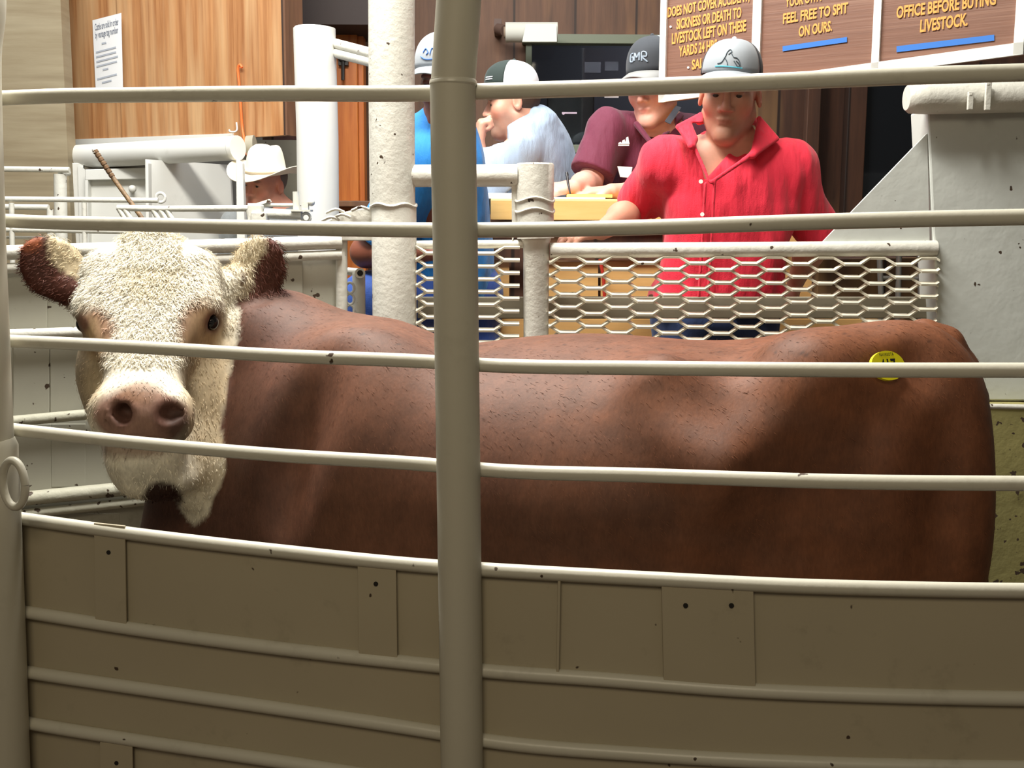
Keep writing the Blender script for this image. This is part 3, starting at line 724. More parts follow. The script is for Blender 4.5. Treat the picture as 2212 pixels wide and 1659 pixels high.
# paper notice
def wallpt(px, py, out=.01):
    d = P(px, py, 5) - CAM; o = a0 + nrw * out; t = ((o - CAM) @ nrw) / (d @ nrw); return CAM + d * t
q = [wallpt(200, 44, .012), wallpt(262, 28, .03), wallpt(266, 200, .03), wallpt(208, 215, .012)]
nt_ = root('paper_notice', (q[2] + q[3]) / 2, 'white printed paper notice hanging on the varnished board wall', 'notice')
mk('sheet', B().prism(q, nrw * .001), M_PAP, nt_, smooth=False)
M_GINK = plain('grey_ink', lin(110, 116, 130), .7)
def on_notice(u, v):  # u right, v down in 0..1
    return (q[0] * (1 - u) + q[1] * u) * (1 - v) + (q[3] * (1 - u) + q[2] * u) * v + nrw * .0022
nux = (q[1] - q[0]); nux /= np.linalg.norm(nux); nuy = (q[0] - q[3]); Hn = np.linalg.norm(nuy); nuy = nuy / Hn; Wn = np.linalg.norm(q[1] - q[0])
text_mesh('lettering', 'Cattle are sold in order', M_GINK, nt_, on_notice(.08, .135), nux, nuy, Wn * .82, .030, .0, .012, nrm=nrw)
text_mesh('lettering', 'by vantage tag number', M_GINK, nt_, on_notice(.08, .235), nux, nuy, Wn * .80, .030, .0, .012, nrm=nrw)
for v, u0, u1 in ((.31, .3, .46), (.40, .08, .8), (.46, .08, .8), (.52, .08, .86), (.58, .08, .82), (.64, .3, .5), (.74, .08, .8), (.80, .25, .6)):
    mk('text_line', B().prism([on_notice(u0, v), on_notice(u1, v), on_notice(u1, v + .022), on_notice(u0, v + .022)], nrw * .0006), plain('faint_ink', lin(176, 182, 192), .7), nt_, smooth=False)
# orange cord, hook
M_CORD = plain('orange_plastic', lin(250, 110, 50), .5)
cp = [wallpt(523, 146, .02), wallpt(518, 140, .02), wallpt(514, 150, .02), wallpt(517, 185, .02), wallpt(520, 230, .02), wallpt(524, 280, .02), wallpt(530, 312, .05), wallpt(534, 335, .08)]
tag(mk('orange_cord', B().tube(smooth_path(cp, 6), .0055, 10), M_CORD), 'thin orange cord hanging down the board wall above the cowboy hat', 'cord')
hp = [wallpt(511, 265, .01), wallpt(512, 280, .02), wallpt(506, 285, .03), wallpt(497, 284, .03), wallpt(495, 280, .03)]
tag(mk('wall_hook', B().tube(smooth_path(hp, 5), .004, 10), M_GREY), 'small white hook on the board wall left of the orange cord', 'hook')
# recess with dark overhang and brick edge
bl = L3(628, 170, 5.9)
struct(mk('wall_recess', B().box((L3(630, 100, 5.95)[0], 5.95, 2.8), (.10, .5, 1.9)), M_BRICK, smooth=False))
c0, c1 = L3(612, 60, 5.75), L3(812, 60, 5.75)
struct(mk('ceiling_beam', B().box(((c0[0] + c1[0]) / 2, 5.9, c0[2] + .5), (c1[0] - c0[0], .5, 1.0)), plain('beam_dark', lin(46, 34, 30), .7), smooth=False))
gw = L3(590, 340, 5.6)
struct(mk('wall_chute', B().box((L3(585, 340, 5.75)[0], 5.75, 1.65), (.30, .12, .98)), M_CONC, smooth=False))
struct(mk('wall_chute_low', B().box((L3(606, 420, 5.5)[0], 5.5, 1.15), (.36, .1, 1.35)), M_GREY, smooth=False))
pc = L3(751, 285, 6.0)
tag(mk('wooden_post', B().box((pc[0], 6.0, 1.55 + .62), (.125, .12, 1.78)).box((pc[0] + .075, 6.03, 2.17), (.03, .1, 1.78)), M_ORANGE, smooth=False, bevel=.004), 'orange varnished wooden post between the two thick pipe posts', 'post')
lg = L3(765, 441, 5.85)
tag(mk('wooden_ledge', B().box(lg, (.30, .20, .03)), M_BROWN, smooth=False, bevel=.004), 'brown ledge at the foot of the orange wooden post', 'ledge')
hk = L3(742, 132, 5.925)
tag(mk('metal_hasp', B().box(hk, (.05, .03, .045)).tube([hk + (0, -.02, 0), hk + (0, -.03, -.10)], .009, 8).torus(hk + (0, -.03, .02), .02, .005), plain('black_iron', (.03, .027, .025), .5), smooth=False), 'black iron hasp on the top of the orange wooden post', 'hasp')

# ================================================================== chute at the left behind the ring
ch = root('chute', L3(330, 500, 5.1) * (1, 1, 0) + np.array((0, 0, .47)), 'white painted steel chute with a panelled door and a thick pipe along its top', 'chute')
b = B().tube([L3(146, 340, 5.40), L3(505, 320, 4.90)], [.056, .052], 28)
mk('top_pipe', b, M_GREY, ch)
mk('pipe_end', B().tube([L3(505, 320, 4.90), L3(514, 319.5, 4.89)], .053, 28), M_GREY, ch)
mk('pipe_stub', B().tube([L3(535, 318, 5.0), L3(551, 317, 5.0)], .05, 24), M_CONC, ch)
def pp_(pts, Y): return [L3(x, y, Y) for x, y in pts]
mk('corner_post', B().prism(pp_([(147, 352), (184, 352), (186, 640), (149, 640)], 5.30), (0, .04, 0)), M_GREY, ch, smooth=False, bevel=.004)
mk('post_flange', B().prism(pp_([(168, 356), (184, 368), (186, 640), (176, 640)], 5.28), (0, .02, 0)), M_GREY, ch, smooth=False)
dr = mk('door', B().prism(pp_([(186, 386), (318, 384), (318, 640), (187, 640)], 5.26), (0, .03, 0)), M_GREY, ch, smooth=False)
mk('door_top_rail', B().prism(pp_([(184, 366), (318, 362), (318, 386), (184, 389)], 5.22), (0, .05, 0)), M_GREY, dr, smooth=False, bevel=.003)
mk('door_frame', B().prism(pp_([(184, 389), (190, 389), (192, 640), (187, 640)], 5.22), (0, .05, 0)), M_GREY, dr, smooth=False)
mk('door_knob', B().ball(L3(286, 408, 5.20), .018, 14).tube([L3(286, 408, 5.25), L3(286, 408, 5.20)], .012, 10), M_GREY, dr)
mk('shadow_strip', B().prism(pp_([(180, 356), (318, 352), (318, 366), (180, 370)], 5.30), (0, .03, 0)), plain('painted_shadow', lin(84, 78, 64), .7), ch, smooth=False)  # dark strip coloured as the shadow line above the door
mk('side_panel', B().prism([L3(314, 344, 4.98), L3(496, 356, 5.38), L3(512, 640, 5.38), L3(318, 640, 4.98)], (0, .03, 0)), M_GREY, ch, smooth=False)
mk('panel_edge', B().prism([L3(313, 344, 4.96), L3(320, 352, 4.96), L3(324, 640, 4.96), L3(316, 640, 4.96)], (0, .05, 0)), M_GREY, ch, smooth=False, bevel=.003)
mk('narrow_post', B().prism(pp_([(509, 342), (524, 352), (533, 640), (513, 640)], 4.62), (0, .04, 0)), M_GREY, ch, smooth=False, bevel=.004)
mk('hinge_ring', B().torus(L3(347, 427, 4.95), .02, .007), M_GREY, ch)

# gate with thin rails at far left
gt = root('pipe_gate', L3(150, 500, 4.55) * (1, 1, 0) + np.array((0, 0, .47)), 'white gate of thin pipes in front of the chute door at the far left', 'gate')
for (x0_, y0_, x1_, y1_, r, Y) in [(-60, 429, 342, 433, .0105, 4.5), (-60, 495, 281, 500, .0105, 4.5), (-60, 512, 112, 514, .006, 4.52), (-60, 446, 105, 448, .012, 4.6)]:
    mk('rail', B().tube([L3(x0_, y0_, Y), L3(x1_, y1_, Y)], r, 14), M_FAR, gt)
for (x_, y0_, y1_, r, Y) in [(25, 438, 640, .0105, 4.5), (182, 438, 640, .010, 4.5), (108, 452, 640, .013, 4.6), (-60, 429, 640, .0105, 4.5)]:
    mk('upright', B().tube([L3(x_, y0_, Y), L3(x_ + 3, y1_, Y)], r, 14), M_FAR, gt)
mk('rail', B().tube([L3(-60, 364, 5.0), L3(150, 367, 5.0)], .0125, 14), M_FAR, gt)
ps = tag(mk('steel_post', B().tube([L3(130, 376, 5.02), L3(134, 700, 5.02)], .028, 22).tube([L3(130, 376, 5.02), L3(148, 372, 5.06)], .016, 12), M_FAR), 'short white pipe post left of the chute door', 'post')

# wrapped stick
sp_ = [L3(205, 325, 3.9), L3(245, 385, 3.9), L3(300, 462, 3.88), L3(340, 520, 3.86), L3(400, 620, 3.8), L3(560, 900, 3.7), np.array((L3(640, 1100, 3.7)[0], 3.72, .475))]
stt = root('cattle_stick', sp_[-1], 'brown sorting stick leaning up behind the ring fence above the bull head', 'stick')
mk('shaft', B().tube(smooth_path(sp_, 6), [.008] * 37, 12), wood('stick_wood', lin(150, 120, 84), lin(84, 64, 44), sc=(60, 60, 60)), stt)
mk('tip', B().tube([L3(203, 322, 3.9), L3(207, 329, 3.9)], [.008, .010], 12), M_FAR, stt)
for k in range(7):
    t = k / 7; c = np.array(sp_[0]) * (1 - t) + np.array(sp_[1]) * t; d = sp_[1] - sp_[0]; d /= np.linalg.norm(d)
    mk('wrapping', B().tube([c, c + d * .010], .0098, 12), plain('stick_wrap', lin(96, 70, 44), .8), stt)
# trapezoid frames and latch
M_BR = M_FAR
fr = root('latch_frame', L3(430, 500, 3.8), 'white pipe frame with slanted ends above the ring fence behind the bull head', 'frame')
mk('top_rail', B().tube([L3(254, 449, 3.8), L3(345, 451, 3.8)], .0105, 14), M_BR, fr)
mk('top_rail', B().tube([L3(345, 451, 3.8), L3(538, 450, 3.8)], .0105, 14), M_BR, fr)
for xa, ya, xb, yb in ((256, 449, 284, 495), (270, 452, 296, 495), (330, 452, 356, 495), (345, 451, 372, 495), (360, 452, 384, 495), (536, 450, 546, 500)):
    mk('brace', B().tube([L3(xa, ya, 3.8), L3(xb, yb, 3.8)], .0095, 12), M_BR, fr)
lt = root('gate_latch', L3(600, 480, 3.7), 'white slide latch with a vertical bolt left of the lower thick pipe post', 'latch')
mk('housing', B().box(L3(553, 462, 3.7), (.045, .05, .06)).box(L3(562, 470, 3.69), (.05, .05, .035)), M_BR, lt, smooth=False, bevel=.004)
mk('bolt_bar', B().tube([L3(572, 461, 3.7), L3(652, 464, 3.7)], .0165, 18), M_BR, lt)
mk('cross_bar', B().tube([L3(536, 443, 3.74), L3(640, 443, 3.74)], .006, 12), M_BR, lt)
mk('bolt', B().tube([L3(639, 414, 3.7), L3(640, 456, 3.7)], .0105, 16), M_BR, lt)
mk('lift_ring', B().ball(L3(672, 437, 3.69), .013, 12).box(L3(660, 446, 3.69), (.02, .02, .025)), M_BR, lt)
mk('keeper_plate', B().box(L3(652, 455, 3.7), (.065, .05, .006)).torus(L3(661, 470, 3.7), .014, .005), M_BR, lt, smooth=False)
mk('support_post', B().tube([L3(555, 482, 3.7), L3(555, 482, 3.7) * (1, 1, 0) + (0, 0, .475)], .022, 16), M_BR, lt)
mk('flat_lever', B().prism(pp_([(538, 444), (580, 430), (583, 436), (545, 447)], 3.72), (0, .03, 0)), M_BR, lt, smooth=False)

# ================================================================== far side of the ring
YF = 3.30
lf = root('steel_panel_fence', L3(380, 900, YF) * (1, 1, 0), 'white pipe and sheet steel ring panel behind the bull head', 'fence')
def YL_(px): return float(np.interp(px, [-100, 760], [3.08, 3.34]))
for pts, r in [([(-60, 548), (300, 537), (738, 523)], .0205), ([(-60, 583), (300, 567), (738, 550)], .0145), ([(-60, 726), (300, 713), (740, 694)], .0155), ([(-60, 918), (190, 895), (740, 850)], .0155), ([(-60, 1088), (250, 1058), (740, 1005)], .021), ([(-60, 1122), (280, 1086), (740, 1035)], .0135)]:
    xs = np.linspace(-60, pts[-1][0], 16); ys = np.interp(xs, [p[0] for p in pts], [p[1] for p in pts])
    mk('rail', B().tube([L3(x, y, YL_(x) - .02) for x, y in zip(xs, ys)], r, 20), M_MOSS if pts[0][1] > 900 else M_FAR, lf)
mk('end_post', B().tube([L3(738, 508, 3.33), L3(738, 760, 3.33), L3(738, 760, 3.33) * (1, 1, 0)], .0175, 20), M_FAR, lf)
xs = np.linspace(-60, 735, 12)
mk('sheet_panel', B().strip([L3(x, 566 - (x - 300) * .028, YL_(x) + .015) for x in xs], [L3(x, 566, YL_(x) + .015) * (1, 1, 0) + (0, 0, .05) for x in xs], (0, .005, 0)), M_FARSHEET, lf, smooth=False)
for x0_, x1_, y0_, y1_ in ((-10, 103, 585, 715), (606, 654, 560, 690), (110, 187, 735, 895), (-20, 112, 915, 1060), (112, 186, 915, 1052), (-30, 105, 1110, 1400), (150, 260, 1108, 1400), (30, 108, 735, 900)):
    mk('batten', B().strip([L3(x, y0_, YL_(x) + .012) for x in (x0_, x1_)], [L3(x, y1_, YL_(x) + .012) for x in (x0_, x1_)], (0, -.006, 0)), M_FARSHEET, lf, smooth=False, bevel=.002)

def ztop(p): return np.array((p[0], p[1], 0))
# thick post with sleeve
tpst = root('steel_post', ztop(L3(850, 700, YF)), 'tallest and thickest white pipe post behind the fence, left of the centre post', 'post')
mk('pole', B().tube([L3(846, -120, YF), L3(846, 200, YF), L3(848, 446, YF)], .0665, 40), M_FAR, tpst)
mk('sleeve', B().tube([L3(851, 442, YF), L3(851, 450, YF), L3(853, 760, YF), ztop(L3(853, 760, YF))], [.064, .066, .065, .065], 40), M_FAR, tpst)
wb_ = [L3(850, 444, YF) + np.array((.066 * math.cos(t), .066 * math.sin(t), .004 * math.sin(5 * t))) for t in np.linspace(0, 6.283, 40)]
mk('weld_bead', B().tube(wb_, .005, 8), M_FAR, tpst)
blk = root('steel_bracket', L3(755, 500, 3.36), 'rough grey bracket with torn edges beside the thickest pipe post', 'bracket')
mk('plate', B().prism(pp_([(702, 480), (742, 458), (770, 452), (806, 447), (806, 520), (702, 520)], 3.30), (0, .10, 0)), M_FAR, blk, smooth=False, bevel=.003)
for k, (px, py) in enumerate(((725, 455), (738, 466), (715, 472), (780, 450))):
    mk('torn_strip', B().tube(smooth_path([L3(px - 20, py + 5, 3.29), L3(px, py - 3, 3.28), L3(px + 18, py + 3, 3.29)], 4), .0045, 8), M_FAR, blk)
# post in the middle with cap
mp = root('steel_post', ztop(L3(1156, 700, YF)), 'short thick white pipe post between the two expanded metal panels', 'post')
mk('pole', B().tube([L3(1156, 353, YF), L3(1156, 356, YF), L3(1155, 440, YF), L3(1156, 470, YF), L3(1157, 515, YF)], [.052, .0555, .056, .055, .0545], 36), M_FAR, mp)
mk('lower_pole', B().tube([L3(1157, 505, YF), L3(1158, 530, YF), L3(1158, 760, YF), ztop(L3(1158, 760, YF))], [.05, .0385, .037, .037], 36), M_FAR, mp)
for y_ in (432, 455): mk('weld_bead', B().tube([L3(1155, y_, YF) + np.array((.0565 * math.cos(t), .0565 * math.sin(t), .006 * math.sin(3 * t))) for t in np.linspace(0, 6.283, 30)], .004, 8), M_FAR, mp)
mk('gusset', B().prism(pp_([(1105, 400), (1125, 400), (1122, 470), (1108, 520), (1106, 520)], YF - .01), (0, .02, 0)), M_FAR, mp, smooth=False)
tag(mk('pipe_rail', B().tube([L3(888, 380, YF), L3(1118, 379, YF)], .0325, 28), M_FAR), 'thick horizontal white pipe joining the two posts behind the foreground centre post', 'pipe')
# taller cut-off pipe at left, with double rail
tag(mk('steel_post', B().tube([L3(679, 60, 4.2), L3(679, 62, 4.2), L3(686, 300, 4.2), L3(690, 700, 4.2), ztop(L3(690, 700, 4.2)) + (0, 0, .47)], [.070, .0765, .0768, .0768, .0768], 40), M_GREY), 'tall open topped white pipe post right of the cowboy hat', 'post')
dbr = root('double_rail', L3(764, 118, 4.05), 'pair of short slanted pipes between the open topped pipe and the thickest post', 'pipe')
for ya, yb in ((84, 110), (104, 128)): mk('pipe', B().tube([L3(724, ya + 10, 4.2), L3(812, yb + 8, 3.9)], .018, 18), M_FAR, dbr)

# expanded metal
M_EXP = paint('expanded_metal_paint', lin(226, 220, 200), .5, 60, .4, .74, .25, (110, 90, 60))
def expanded(x0_, x1_, y0_, Y, rows, phase, parent, pitch=110.5, dy=13.7):
    k = Y / FPX; b = B(); a = L3(x0_, y0_, Y); L = (x1_ - x0_) * k; p = pitch * k; s = dy * k
    def wave(u):  # 0..1 period -> -1..1 (flat top, ramp, flat bottom)
        u = u % 1.0
        return float(np.interp(u, [0, .15, .35, .65, .85, 1], [1, 1, -1, -1, 1, 1]))
    brk = [.0, .15, .35, .65, .85]
    for r in range(rows):
        ph = phase + (.5 if r % 2 else 0); us = [0, L / p]
        for n_ in range(-2, int(L / p) + 3): us += [n_ + q_ - ph for q_ in brk]
        us = sorted(u for u in set(round(u, 5) for u in us) if 0 <= u <= L / p)
        pts = [a + np.array((u * p, .005 * wave(u + ph), -r * s + wave(u + ph) * s * .52)) for u in us]
        # flat bar cross section leaning
        V = []; F = []
        for i, q_ in enumerate(pts):
            for dy_, dz_ in ((-.007, -.0052), (-.0085, .0008), (.006, .0062), (.0075, .0002)): V.append(q_ + np.array((0, dy_, dz_)))
        for i in range(len(pts) - 1):
            for c_ in range(4): F.append((i * 4 + c_, i * 4 + (c_ + 1) % 4, i * 4 + 4 + (c_ + 1) % 4, i * 4 + 4 + c_))
        b.add(V, F)
    return mk('expanded_metal', b, M_EXP, parent, smooth=False)
me_ = root('mesh_panel', ztop(L3(1600, 700, YF)), 'long white expanded metal panel with a pipe top rail in front of the red shirt', 'fence panel')
mk('top_rail', B().tube([L3(1188, 541, YF), L3(1500, 540, YF), L3(2022, 536, YF)], .0225, 24), M_FAR, me_)
expanded(1186, 2024, 560, YF - .015, 19, .62, me_)
mk('lower_panel', B().prism([L3(1190, 840, YF), L3(2020, 840, YF), ztop(L3(2020, 840, YF)), ztop(L3(1190, 840, YF))], (0, .005, 0)), M_FARSHEET, me_, smooth=False)
ml = root('mesh_panel', ztop(L3(1000, 700, YF)), 'short white expanded metal panel half hidden by the foreground centre post', 'fence panel')
mk('top_rail', B().tube([L3(900, 529, YF), L3(1130, 527, YF)], .0125, 20), M_FAR, ml)
expanded(898, 1134, 540, YF - .015, 19, .13, ml)
mk('lower_panel', B().prism([L3(905, 840, YF), L3(1125, 840, YF), ztop(L3(1125, 840, YF)), ztop(L3(905, 840, YF))], (0, .005, 0)), M_FARSHEET, ml, smooth=False)
# little pipe with open end between panel and thick post
lp = root('hinge_pipe', ztop(L3(776, 700, 3.42)), 'small white pipe with a round open end between the ring panel and the thickest post', 'pipe')
mk('upright', B().tube([L3(775, 590, 3.44), L3(776, 760, 3.44), ztop(L3(776, 760, 3.44))], .020, 20), M_FAR, lp)
mk('pipe_end', B().tube([L3(776, 592, 3.44), L3(778, 590, 3.36)], .0155, 20).tube([L3(752, 586, 3.46), L3(776, 588, 3.44)], .012, 12), M_FAR, lp)
mk('bore', B().tube([L3(778, 590, 3.37), L3(778, 590, 3.357)], .009, 16), M_HOLE, lp)
b = B()
for k in range(6): b.torus(L3(756, 622 + k * 24, 3.40), .016, .004, sx=.8, seg=20, seg2=8)
mk('chain', b, M_FAR, lp)

# right wall, bumper pipe, gusset
k = YF / FPX
rw = [L3(2003, 235, YF), L3(2025, 700, YF), ztop(L3(2025, 700, YF))]
xr = 3.2
wr = B().prism([rw[0], np.array((xr, YF, rw[0][2])), np.array((xr, YF, P(2140, 866, YF)[2])), np.array((rw[1][0], YF, P(2140, 866, YF)[2])), rw[1]], (0, .14, 0))
struct(mk('wall_ring', wr, M_WALLR, smooth=False, bevel=.006))
zl = P(2140, 868, YF)[2]
struct(mk('wall_ring_base', B().box(((rw[1][0] + xr) / 2, YF - .01, zl / 2), (xr - rw[1][0], .14, zl)), M_DIRTY, smooth=False, bevel=.006))
struct(mk('trim_1', B().tube([(rw[1][0], YF - .075, zl), (xr, YF - .085, zl - .03)], .008, 10), M_FAR))
bmp = root('bumper_pipe', L3(2100, 240, 3.26), 'thick rough white pipe along the top of the light grey wall at the right', 'pipe')
mk('pipe', B().tube([L3(1958, 212, 3.26), L3(1966, 212, 3.26), L3(2000, 212, 3.26), L3(2400, 204, 3.26)], [.034, .043, .0455, .0455], 32), M_FAR, bmp)
for px, y0_, y1_ in ((2096, 200, 236), (2134, 178, 236)):
    mk('clamp', B().box(L3(px, (y0_ + y1_) / 2, 3.205), (.016, .01, (y1_ - y0_) * k)).box(L3(px, y0_ + 4, 3.203), (.010, .008, .008)), M_FAR, bmp, smooth=False, bevel=.002)
gs = tag(mk('gusset_plate', B().prism(pp_([(2003, 288), (2008, 520), (1778, 522)], YF + .005), (0, .012, 0)), M_WALLR, smooth=False), 'triangular light grey steel plate welded between the mesh panel rail and the right wall', 'plate')

# ================================================================== counter, step, things behind the mesh
YD = 4.02; UZ0 = np.array((0, 0, 1.0))
dk = root('counter', P(1250, 480, YD) * (1, 1, 0) + np.array((0, 0, .47)), 'pale yellow wooden counter in front of the two writing men', 'counter')
zt_ = P(1250, 430, YD)[2]; xa, xb = P(1060, 430, YD)[0], P(1640, 430, YD)[0]
mk('worktop', B().box(((xa + xb) / 2, YD + .125, zt_ - .010), (xb - xa, .27, .02)), M_DESK, dk, smooth=False, bevel=.003)
mk('front_edge', B().box(((xa + xb) / 2, YD, zt_ - .040), (xb - xa, .025, .072)), M_DESK, dk, smooth=False, bevel=.003)
z2 = P(1250, 500, YD + .1)[2]
mk('under_board', B().box(((xa + xb) / 2, YD + .08, zt_ - .10), (xb - xa, .03, .06)), M_BROWN2, dk, smooth=False)
mk('brown_board', B().box(((xa + xb) / 2, YD + .06, zt_ - .175), (xb - xa, .03, .10)), M_BROWN, dk, smooth=False)
# plywood front
def fbox(nm, x0_, x1_, y0_, y1_, Y, mat, par, **kw):
    q_ = pp_([(x0_, y0_), (x1_, y0_), (x1_, y1_), (x0_, y1_)], Y); return mk(nm, B().prism(q_, (0, .03, 0)), mat, par, smooth=False, **kw)
fbox('front_panel', 1065, 1100, 548, 644, 4.0, M_PLY, dk); fbox('front_panel', 1185, 1292, 566, 640, 4.0, M_PLY, dk); fbox('front_panel', 1298, 1480, 560, 640, 4.0, M_PLY, dk)
fbox('dark_rail', 1040, 1700, 536, 562, 3.98, M_BROWN2, dk)
fbox('lower_board', 1040, 1900, 690, 780, 3.96, M_PLY, dk)
fbox('back_board', 1040, 1700, 490, 700, 4.06, M_BROWN2, dk)
tag(mk('red_cord', B().tube([P(1296, 560, 3.97), P(1304, 600, 3.97), P(1306, 648, 3.97)], .006, 8), plain('red_rubber', lin(178, 50, 36), .5)), 'thin red cord hanging down the plywood front behind the mesh panel', 'cord')
YK = 3.385
tag(mk('wooden_plank', B().prism(pp_([(902, 642), (2014, 642), (2014, 688), (902, 688)], YK), (0, .03, 0)), M_CONC, smooth=False, bevel=.003), 'long grey plank behind the mesh panels, across the legs of the red shirted man', 'plank')
tag(mk('wooden_post', B().prism([P(1700, 470, 4.0), P(1758, 470, 4.0), P(1759, 760, 4.0) * (1, 1, 0) + UZ0 * .475, P(1701, 760, 4.0) * (1, 1, 0) + UZ0 * .475], (0, .05, 0)), M_PLY, smooth=False, bevel=.003), 'pale wooden post right of the red shirt seen through the mesh panel', 'post')
lk = pp_([(1768, 560), (1992, 556)], 4.5)
tag(mk('bench', B().prism([lk[0], lk[1], lk[1] * (1, 1, 0) + UZ0 * .475, lk[0] * (1, 1, 0) + UZ0 * .475], (0, .3, 0)), M_BROWN2, smooth=False, bevel=.003), 'dark brown wooden bench behind the right end of the mesh panel', 'bench')
cr = root('folding_chair', P(1940, 640, 4.2), 'folded metal chair standing behind the right end of the mesh panel', 'chair')
M_STL = plain('chair_steel', lin(160, 156, 150), .3, Metallic=.8)
for x_ in (1900, 1942, 1986): mk('leg', B().tube([P(x_, 550, 4.2), P(x_ + (4 if x_ != 1942 else -2), 660, 4.2), P(x_ + 4, 660, 4.2) * (1, 1, 0) + (0, 0, .475)], .011, 12), M_STL, cr)
mk('crossbar', B().tube([P(1900, 600, 4.2), P(1988, 602, 4.2)], .008, 12), M_STL, cr)
mk('backrest', B().prism(pp_([(1896, 500), (1990, 500), (1990, 552), (1897, 552)], 4.2), (0, .02, 0)), plain('chair_shell', lin(120, 104, 96), .5), cr, smooth=False, bevel=.004)
# papers on counter
for (px, wd_, lab) in ((1084, .10, 'white sheet of paper on the left end of the pale counter'), (1235, .24, 'white paper under the pen on the pale counter')):
    c = P(px, 430, YD); c = np.array((c[0], YD + .10, zt_ + (.003 if px > 1100 else .010)))
    tag(mk('paper_sheet', B().box(c, (wd_, .2, .006 if px > 1100 else .02)), M_PAP, smooth=False), lab, 'paper')
tag(mk('note_pad', B().box((P(1275, 430, YD)[0], YD + .08, zt_ + .012), (.16, .13, .012)), plain('pad_yellow', lin(240, 214, 120), .7), smooth=False), 'yellow note pad under the resting hand on the pale counter', 'pad')

# paper roll on the wall
pr = root('paper_roll', wp(1145, 92, 6.15), 'white paper roll in a wall holder above the office window', 'paper roll')
mk('roll', B().tube([wp(1092, 70, 6.15), wp(1204, 70, 6.15)], .052, 28), plain('roll_paper', lin(206, 204, 192), .8), pr)
mk('loose_end', B().prism(pp_([(1136, 52), (1202, 52), (1203, 90), (1128, 90)], 6.085), (0, .004, 0)), plain('loose_paper', lin(222, 224, 214), .8), pr, smooth=False)
mk('core', B().tube([wp(1088, 70, 6.15), wp(1093, 70, 6.15)], .03, 20), plain('core_card', lin(150, 130, 112), .8), pr)
mk('holder', B().tube([wp(1076, 62, 6.2), wp(1090, 66, 6.15)], .028, 16).box(wp(1076, 60, 6.3), (.04, .2, .06)), plain('holder_brown', lin(96, 74, 64), .6), pr)

# ================================================================== notice boards
s0, s1 = P(1425, 222, 4.12), P(2211, 118, 3.45)
sd = (s1 - s0) * (1, 1, 0); sd /= np.linalg.norm(sd); sn = np.array((sd[1], -sd[0], 0)); sn = sn if sn[1] < 0 else -sn
def SP(px, py, out=0.0):
    d = P(px, py, 5) - CAM; o = s0 + sn * out; t = ((o - CAM) @ sn) / (d @ sn); return CAM + d * t
ztop_s = 3.25
def zline(p0, p1, X):  # z on line between
    t = ((X - p0)[:2] @ sd[:2]) / ((p1 - p0)[:2] @ sd[:2]); return p0[2] + (p1[2] - p0[2]) * t
UZ = np.array((0, 0, 1.0))
def signboard(xl, xr, label, fl, frr):
    bl, br = SP(xl, np.interp(xl, [1425, 2211], [222, 118])), SP(xr, np.interp(xr, [1425, 2211], [222, 118]))
    r = root('notice_board', (bl + br) / 2, label, 'sign', 'brown notice boards over the counter')
    tl, tr = bl * (1, 1, 0) + UZ * ztop_s, br * (1, 1, 0) + UZ * ztop_s
    mk('board', B().prism([bl, br, tr, tl], -sn * .02), M_SIGN, r, smooth=False)
    e = sd * .030; fz = UZ * .036; mk('frame', B().prism([bl, br, br + fz, bl + fz], sn * .012), M_WHITEW, r, smooth=False)
    if fl: mk('frame', B().prism([bl, bl + sd * .024, tl + sd * .024, tl], sn * .012), M_WHITEW, r, smooth=False)
    mk('frame', B().prism([br - sd * frr, br, tr, tr - sd * frr], sn * .012), M_WHITEW, r, smooth=False)
    return r
sg1 = signboard(1425, 1641, 'left of the three brown notice boards, about livestock left on these yards 24 hours', True, .030)
sg2 = signboard(1641, 1899, 'middle of the three brown notice boards, reading feel free to spit on ours', False, .024)
sg3 = signboard(1899, 2211, 'right of the three brown notice boards, about the office before buying livestock', False, .028)
def srow(par, s, xl, yl, xr_, yr_, cap):
    p0, p1 = SP(xl, yl, .004), SP(xr_, yr_, .004); up = SP(xl, yl - cap, .004)[2] - p0[2]
    d = p1 - p0; L = np.linalg.norm(d); text_mesh('lettering', s, M_SIGNT, par, p0, d / L, UZ, L, up, .0, .030, nrm=sn)
srow(sg1, 'DOES NOT COVER ACCIDENT,', 1442, 37, 1619, 1, 20); srow(sg1, 'SICKNESS OR DEATH TO', 1461, 63, 1601, 37, 21)
srow(sg1, 'LIVESTOCK LEFT ON THESE', 1451, 95, 1611, 66, 22); srow(sg1, 'YARDS 24 HRS.', 1466, 122, 1551, 106, 21); srow(sg1, 'SALE', 1494, 150, 1527, 144, 20)
for x_, y_ in ((1449, 58), (1487, 146)): mk('bullet', B().prism([SP(x_ + 2.5 * math.cos(t), y_ + 2.5 * math.sin(t), .002) for t in np.linspace(0, 6.28, 10)[:-1]], sn * .002), M_WHITEW, sg1, smooth=False)
srow(sg2, 'YOUR OWN', 1696, 15, 1774, 1, 20); srow(sg2, 'FEEL FREE TO SPIT', 1691, 51, 1831, 27, 21); srow(sg2, 'ON OURS.', 1725, 79, 1797, 66, 21)
srow(sg3, 'OFFICE BEFORE BUYING', 1936, 39, 2151, 9, 24); srow(sg3, 'LIVESTOCK.', 1987, 69, 2090, 54, 25)
for par, (xa_, ya_, xb_, yb_, t_) in ((sg2, (1691, 100, 1830, 80, 11)), (sg3, (1937, 100, 2148, 75, 13))):
    mk('blue_stripe', B().prism([SP(xa_, ya_, .002), SP(xb_, yb_, .002), SP(xb_, yb_ + t_, .002), SP(xa_, ya_ + t_, .002)], sn * .002), M_BLUE, par, smooth=False)
